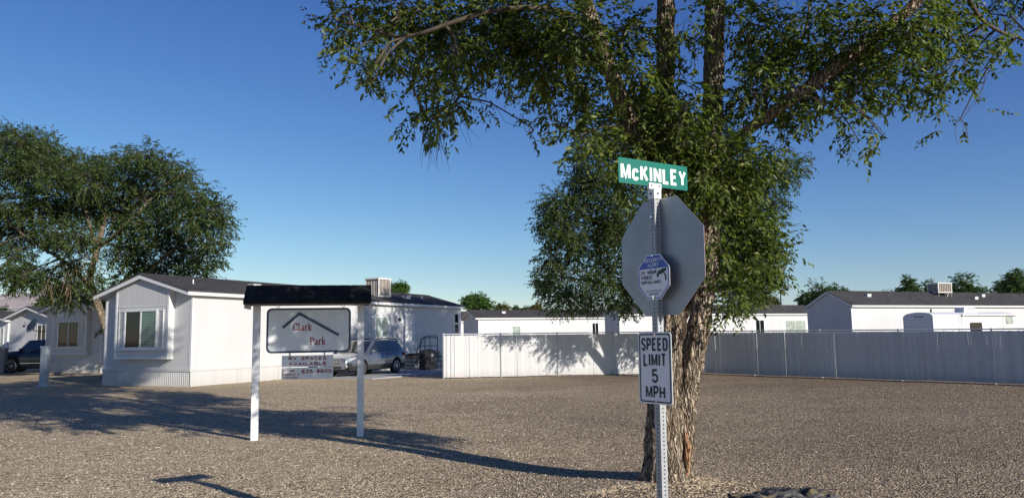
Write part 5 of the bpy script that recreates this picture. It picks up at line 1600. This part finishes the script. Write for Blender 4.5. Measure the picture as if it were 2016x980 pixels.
for (px, py, rx, ry) in CLL:
    nd = Rb.uniform(-2.8, 2.8)
    if px > 200 and py > 540: nd = Rb.uniform(1.5, 3.5)
    if 80 < px < 200 and py > 520: nd = Rb.uniform(-1.2, 1.0)
    cl.append((tuple(KL(px, py, nd)), (rx/pl_*0.95, 1.0, ry/pl_*0.95), int(rx*ry*0.17), 0.14))
drape = []
for k in range(70):
    cx_ = Rt.choice([(150, 470), (175, 450), (110, 560), (165, 500), (130, 520)])
    a = KL(cx_[0]+Rt.uniform(-25, 30), cx_[1]+Rt.uniform(-12, 12), -1.9+Rt.uniform(-0.5, 0.3)); L_ = Rt.uniform(0.3, 1.0)
    pts = [a]
    dx = Rt.uniform(-0.5, 0.5)
    for j in range(5): pts.append(pts[-1]+Vector((dx*L_/5+Rt.gauss(0, 0.04), Rt.gauss(0, 0.03), -L_/5)))
    drape.append((pts, [0.013, 0.012, 0.01, 0.009, 0.007, 0.004]))
tl = mid_tree('elm_tree', TLb, lim, cl, M['leaf2'], 'broad elm with pale leaning trunk growing beside the nearest mobile home', 51, 0.1, 0.5, 12, 0.035, bark='bark')
dm = MB()
for pts, rs in drape: dm.poly([p-TLb for p in pts], rs, 4, caps=False)
dm.build('dead_twigs', M['twig_pale'], tl)

# --- tall elm outside the right edge (its crown shades the far half of the long home) ---
TR = Vector((19.1, 23.6, 0))
R6 = random.Random(77); cl = []
for k in range(34):
    v = Vector((R6.gauss(0, 1), R6.gauss(0, 1), R6.gauss(0, 1))).normalized()*R6.random()**0.35
    cl.append(((TR.x+v.x*3.2, TR.y+v.y*3.0, 14.9+v.z*2.5), (1.0, 1.0, 0.8), 70, 0.19))
mid_tree('elm_tree', TR, [([TR, TR+Vector((0.1, 0, 4)), TR+Vector((0, 0.2, 9)), TR+Vector((0.1, 0, 14)), TR+Vector((0, 0, 16.5))], [0.35, 0.3, 0.24, 0.15, 0.05])], cl, M['leaf2'], 'tall elm standing behind the slatted fence outside the right edge', 91, 0.15, 0.5, 10, 0.03)

# --- background trees ---
def far_tree(name, px, pytop, pybase, wpx, Y, leafmat, label, seed, leaf=0.3):
    cbase = D(px, 650, Y); base = Vector((cbase.x, Y, 0))
    ztop = D(px, pytop, Y).z; zlow = max(0.8, D(px, pybase, Y).z)
    if ztop-zlow < 2: zlow = ztop-2.0
    half = wpx/2*Y/FPX
    R5 = random.Random(seed)
    cl = []
    n = max(10, int(half*(ztop-zlow)*1.3)); n = min(n, 34)
    for k in range(n):
        v = Vector((R5.gauss(0, 1), R5.gauss(0, 1), R5.gauss(0, 1))).normalized()*R5.random()**0.4
        cz_ = (ztop+zlow)/2; hz = (ztop-zlow)/2
        c = (base.x+v.x*half*0.85, base.y+v.y*half*0.6, cz_+v.z*hz*0.78*(1-0.35*abs(v.x)))
        rr = R5.uniform(0.22, 0.46)*min(half, hz*1.4)
        cl.append((c, (rr*1.1, rr, rr*0.85), 60, leaf))
    th = cz_ if False else (ztop+zlow)/2
    lim = [([base, base+Vector((0.1, 0, zlow*0.6)), Vector((base.x+0.2, base.y, th)), Vector((base.x, base.y, ztop-0.3*(ztop-zlow)))], [0.25, 0.2, 0.14, 0.04])]
    return mid_tree(name, base, lim, cl, leafmat, label, seed, leaf, 0.55, 9, 0.03, group='trees beyond the homes')
far_tree('background_tree', 940, 568, 625, 60, 100, M['leaf_bright'], 'rounded bright green tree between the long home and the low white home', 61, 0.34)
far_tree('background_tree', 782, 556, 590, 40, 70, M['leaf_bright'], 'small green treetop just right of the beige roof cooler', 62, 0.26)
far_tree('background_tree', 986, 597, 620, 26, 150, M['leaf_yellow'], 'thin pale treetop over the left end of the low home roof', 63, 0.4)
far_tree('background_tree', 1056, 596, 620, 34, 150, M['leaf_yellow'], 'yellow-green treetop over the low home roof, left of the dense elm', 64, 0.4)
far_tree('background_tree', 1025, 602, 620, 40, 160, M['leaf_far'], 'low green treetop between the two pale ones over the low roof', 65, 0.4)
far_tree('background_tree', 1508, 568, 615, 56, 112, M['leaf_yellow'], 'yellowing tree beside the twin floodlight pole', 66, 0.34)
far_tree('background_tree', 1630, 551, 625, 96, 108, M['leaf_far'], 'dark wide tree over the gable of the big right-hand home', 67, 0.36)
far_tree('background_tree', 1690, 571, 625, 70, 118, M['leaf_far'], 'low treetop just right of the gable peak of the big home', 68, 0.36)
far_tree('background_tree', 1797, 537, 625, 56, 100, M['leaf_far'], 'dark pointed treetop left of the cooler on the big roof', 69, 0.32)
far_tree('background_tree', 1838, 549, 625, 60, 104, M['leaf_far'], 'narrow treetop touching the left side of the roof cooler', 70, 0.32)
far_tree('background_tree', 1912, 538, 625, 96, 104, M['leaf_far'], 'wide treetop right behind the cooler on the big roof', 71, 0.34)
far_tree('background_tree', 1955, 563, 625, 60, 112, M['leaf_far'], 'low bushy treetop right of the roof cooler', 72, 0.34)
far_tree('background_tree', 2000, 518, 625, 86, 96, M['leaf_far'], 'tall dark tree cut by the right edge of the photo', 73, 0.32)
far_tree('background_tree', 1745, 572, 625, 60, 140, M['leaf_far'], 'faint low treetop on the long ridge of the big home', 74, 0.36)
far_tree('background_tree', 95, 578, 650, 70, 66, M['leaf2'], 'green tree behind the sunlit gable on the far left', 75, 0.24)
far_tree('background_tree', 2, 600, 640, 26, 90, M['leaf_far'], 'small dark treetop at the far left under the mountain', 76, 0.3)
far_tree('background_tree', 150, 575, 650, 90, 70, M['leaf_far'], 'shaded tree between the second home and the nearest home', 77, 0.28)

# ------------------------------------------------------------------ floodlight pole
fp = D(1540, 640, 92)
fl = empty('floodlight_pole', (fp.x, fp.y, 0), 0, 'thin dark pole with two floodlights above the far roofs', 'light pole')
zt = D(1540, 571, 92).z
MB().tube((0, 0, 0), (0, 0, zt), 0.09, 0.07, n=10).build('pole', M['plastic'], fl)
MB().poly([(-0.75, 0, zt+0.0), (0.75, 0, zt+0.0)], 0.05, 8).build('crossarm', M['plastic'], fl)
for s in (-1, 1):
    m = MB(); mx_ = Matrix.Translation((s*0.7, -0.05, zt+0.28)) @ Matrix.Rotation(RD(s*28), 4, 'Y') @ Matrix.Rotation(RD(-30), 4, 'X')
    m.box(-0.34, 0.34, -0.16, 0.16, -0.22, 0.22, M=mx_); m.tube((s*0.7, 0, zt), (s*0.7, 0, zt+0.12), 0.04, n=6)
    m.build('floodlight', M['plastic'], fl, bevel=0.03)

# ------------------------------------------------------------------ travel trailer behind the right fence
rvp = D(1838, 640, 52.5)
rv = empty('travel_trailer', (rvp.x, rvp.y, 0), RD(A2), 'white travel trailer with roof air unit and black window behind the right fence', 'trailer')
Lr_, Wr_, Hr_ = 9.0, 2.3, 2.88
m, nt, b = new_mat('ribbed_trailer_skin')
co = coords(nt); sp_ = nt.nodes.new('ShaderNodeSeparateXYZ'); nt.links.new(co, sp_.inputs[0])
fr = math_(nt, 'FRACT', math_(nt, 'DIVIDE', sp_.outputs[2], 0.17)); g = math_(nt, 'LESS_THAN', fr, 0.14)
nt.links.new(mixc(nt, g, (0.78, 0.78, 0.77), (0.42, 0.42, 0.43)), b.inputs['Base Color']); b.inputs['Roughness'].default_value = 0.35
bump(nt, b, math_(nt, 'SUBTRACT', 1.0, g), 0.01); RVM = m
pr = [(0, 0.55)]+[(0, Hr_-0.30), (0.10, Hr_-0.16)]+[(Wr_*k/8, Hr_-0.14+0.16*sin(pi*k/8)) for k in range(1, 8)]+[(Wr_-0.10, Hr_-0.16), (Wr_, Hr_-0.30), (Wr_, 0.55)]
mb = MB(); mb.prism(pr, 'x', 0, Lr_); body = mb.build('body', RVM, rv)
m = MB(); m.box(-0.0, 9.0, -0.02, -0.0, Hr_-0.29, Hr_-0.24); 
for z in (0.0,): m.box(-0.025, 0.0, 0.0, 0.05, 0.55, Hr_-0.3); m.box(-0.025, 0.0, Wr_-0.05, Wr_, 0.55, Hr_-0.3)
for s in (2.6, 2.9, 7.4): m.box(s, s+0.04, -0.03, -0.0, 0.6, Hr_-0.29)
m.build('trim', M['trim'], rv)
m = MB(); m.tube((3.0, -0.10, Hr_-0.22), (8.9, -0.10, Hr_-0.22), 0.065, n=10); m.box(2.9, 3.0, -0.14, -0.02, Hr_-0.3, Hr_-0.12); m.build('awning', M['cooler'], rv)
m = MB(); m.prism(rounded(3.75, 5.05, 1.55, 2.15, 0.12), 'y', -0.03, -0.002); m.build('window', M['pane_dark'], rv)
m = MB(); m.prism(rounded(7.75, 8.6, 2.0, 2.55, 0.08), 'y', -0.03, -0.002); m.build('window', M['pane_pale'], rv)
m = MB(); m.prism([(4.35, Hr_), (4.4, Hr_+0.34), (4.55, Hr_+0.38), (5.5, Hr_+0.36), (5.85, Hr_+0.22), (5.9, Hr_)], 'y', 0.75, 1.5)
ac = m.build('roof_air_unit', M['trim'], rv, bevel=0.04)
m = MB()
for k in range(7):
    for j in range(2): m.box(4.72+k*0.12, 4.80+k*0.12, 0.742, 0.75, Hr_+0.17+j*0.09, Hr_+0.215+j*0.09)
m.build('air_vents', M['plastic'], ac)
m = MB()
for k in range(3): m.prism(rounded(0, 1, 0, 1, 0.2), 'x', 0, 0.001) if False else m.box(-0.012, -0.001, Wr_*0.33+k*0.26, Wr_*0.33+0.15+k*0.26, Hr_-0.33, Hr_-0.25)
m.build('marker_lamp', M['plastic'], rv)
m = MB()
for s in (3.6, 4.5):
    m.tube((s, 0.02, 0.36), (s, 0.22, 0.36), 0.36, n=18)
m.build('wheel', M['tyre'], rv)
MB().tube((1.2, 1.0, Hr_), (1.2, 1.0, Hr_+0.25), 0.06, n=8).build('roof_vent', M['plastic'], rv)

# ------------------------------------------------------------------ power line (far left)
pa = Vector((-62, 70, 0)); pbp = Vector((-26.5, 64, 0))
for i, (q, lab) in enumerate(((pa, 'wooden utility pole outside the left edge of the photo'), (pbp, 'wooden utility pole hidden behind the broad left elm'))):
    u = empty('utility_pole', q, 0, lab, 'utility pole')
    MB().tube((0, 0, 0), (0, 0, 6.3), 0.15, 0.11, n=10).build('pole', M['wood_dark'], u)
    MB().box(-0.06, 0.06, -0.9, 0.9, 5.0, 5.12).build('crossarm', M['wood_dark'], u)
for k, (z1_, z2_, lab) in enumerate(((5.05, 5.15, 'upper thin pale power line crossing in front of the mountain'), (4.75, 4.85, 'lower thin pale power line crossing in front of the mountain'))):
    pts = []
    for j in range(21):
        t = j/20; p = pa.lerp(pbp, t); p.z = z1_+(z2_-z1_)*t-0.5*4*t*(1-t)*0.5; pts.append(p)
    o_ = MB().poly(pts, 0.018, 5).build('power_line', M['trim']); tag(o_, lab, 'cable', 'power lines at the far left')

# ------------------------------------------------------------------ rock at the bottom edge
def rock():
    c = D(1560, 990, 6.95); c.z = -0.02
    bpy_me = MB()
    nu, nv = 150, 80
    vs = []; fs = []
    for j in range(nv+1):
        th_ = pi*j/nv
        for i in range(nu):
            ph = 2*pi*i/nu
            d = Vector((sin(th_)*cos(ph), sin(th_)*sin(ph), cos(th_)))
            p = Vector((d.x*0.68, d.y*0.40, d.z*0.50))
            f = 0.16*noise.noise(d*1.6+Vector((3, 0, 0)))+0.09*noise.noise(d*4)+0.035*noise.noise(d*11)
            st_ = noise.noise(Vector((p.x*1.5, p.y*1.5, p.z*11+p.x*3)))
            cel = noise.noise(Vector((round(p.x*5+2*f)*1.7, round(p.y*6)*2.3, round(p.z*8)*1.9)))
            p = p*(1+f*1.2)+d*0.035*(1 if st_ > 0 else -1)*abs(st_)**0.4+d*0.05*cel+d*0.02*noise.noise(p*23)
            p.z = min(p.z, 0.36+0.08*noise.noise(p*4)+0.04*noise.noise(p*13)-0.13*p.x)
            vs.append(p)
    for j in range(nv):
        for i in range(nu):
            fs.append((j*nu+i, j*nu+(i+1) % nu, (j+1)*nu+(i+1) % nu, (j+1)*nu+i))
    m, nt, b = new_mat('lichened_basalt')
    co = coords(nt)
    f1 = noise_(nt, co, 5, 8, 0.7, (1, 1, 3.5)); 
    c1 = ramp(nt, f1, [(0.36, (0.02, 0.02, 0.024)), (0.50, (0.07, 0.07, 0.075)), (0.62, (0.20, 0.18, 0.155)), (0.75, (0.36, 0.33, 0.28))])
    c1 = mixc(nt, ramp(nt, noise_(nt, co, 7, 6, 0.7), [(0.56, (0, 0, 0)), (0.64, (0.8, 0.8, 0.8))]), c1, (0.34, 0.26, 0.09))
    c1 = mixc(nt, ramp(nt, noise_(nt, co, 6.1, 5, 0.7, (1.3, 1, 1)), [(0.62, (0, 0, 0)), (0.68, (0.8, 0.8, 0.8))]), c1, (0.30, 0.12, 0.06))
    nt.links.new(c1, b.inputs['Base Color']); b.inputs['Roughness'].default_value = 0.85
    bump(nt, b, math_(nt, 'ADD', f1, noise_(nt, co, 30, 5, 0.7)), 0.03)
    o = MB().add(vs, fs).build('rock', m, loc=c, smooth=True)
    tag(o, 'dark layered rock with yellow and rust lichen at the bottom edge', 'rock')
rock()

# ------------------------------------------------------------------ straw, chips and twigs on the ground
def litter():
    R_ = random.Random(12)
    m = MB()
    def stick(x, y, L_, r):
        a = R_.uniform(0, pi); z = ground_z(x, y)+r+0.004
        p = Vector((x, y, z)); d = Vector((cos(a), sin(a), R_.uniform(-0.02, 0.12)))*L_/2
        m.poly([p-d, p+Vector((R_.gauss(0, L_*0.05), R_.gauss(0, L_*0.05), 0.003)), p+d], [r*0.6, r, r*0.5], 4)
    for k in range(900):
        g = R_.choice([(-0.38, -0.34, 0.12), (0.45, -0.22, 0.16), (-0.75, -0.45, 0.1), (0.25, -0.45, 0.3), (0.0, -0.5, 0.3)])
        stick(T0.x+g[0]+R_.gauss(0, g[2]), T0.y+g[1]+R_.gauss(0, g[2]*0.6), R_.uniform(0.02, 0.07), R_.uniform(0.002, 0.006))
    for k in range(160):
        Y = R_.uniform(7.8, 16); X = R_.uniform(-0.6, 0.68)*Y
        stick(X, Y, R_.uniform(0.05, 0.22), R_.uniform(0.002, 0.004))
    o = m.build('litter', simple('straw_and_wood_chips', (0.48, 0.38, 0.26), 0.9, var=0.4, vscale=25)); tag(o, kind='stuff')
litter()

# ------------------------------------------------------------------ dusty air over the valley
hz = bpy.data.materials.new('haze'); hz.use_nodes = True
nt = hz.node_tree; nt.nodes.clear()
ho = nt.nodes.new('ShaderNodeOutputMaterial'); pv = nt.nodes.new('ShaderNodeVolumePrincipled')
pv.inputs['Color'].default_value = (0.80, 0.86, 0.95, 1); pv.inputs['Density'].default_value = HAZE
nt.links.new(pv.outputs[0], ho.inputs['Volume'])
o = MB().box(-9300, 9300, -320, 12300, -6, 1000).build('haze', hz); tag(o, kind='stuff')
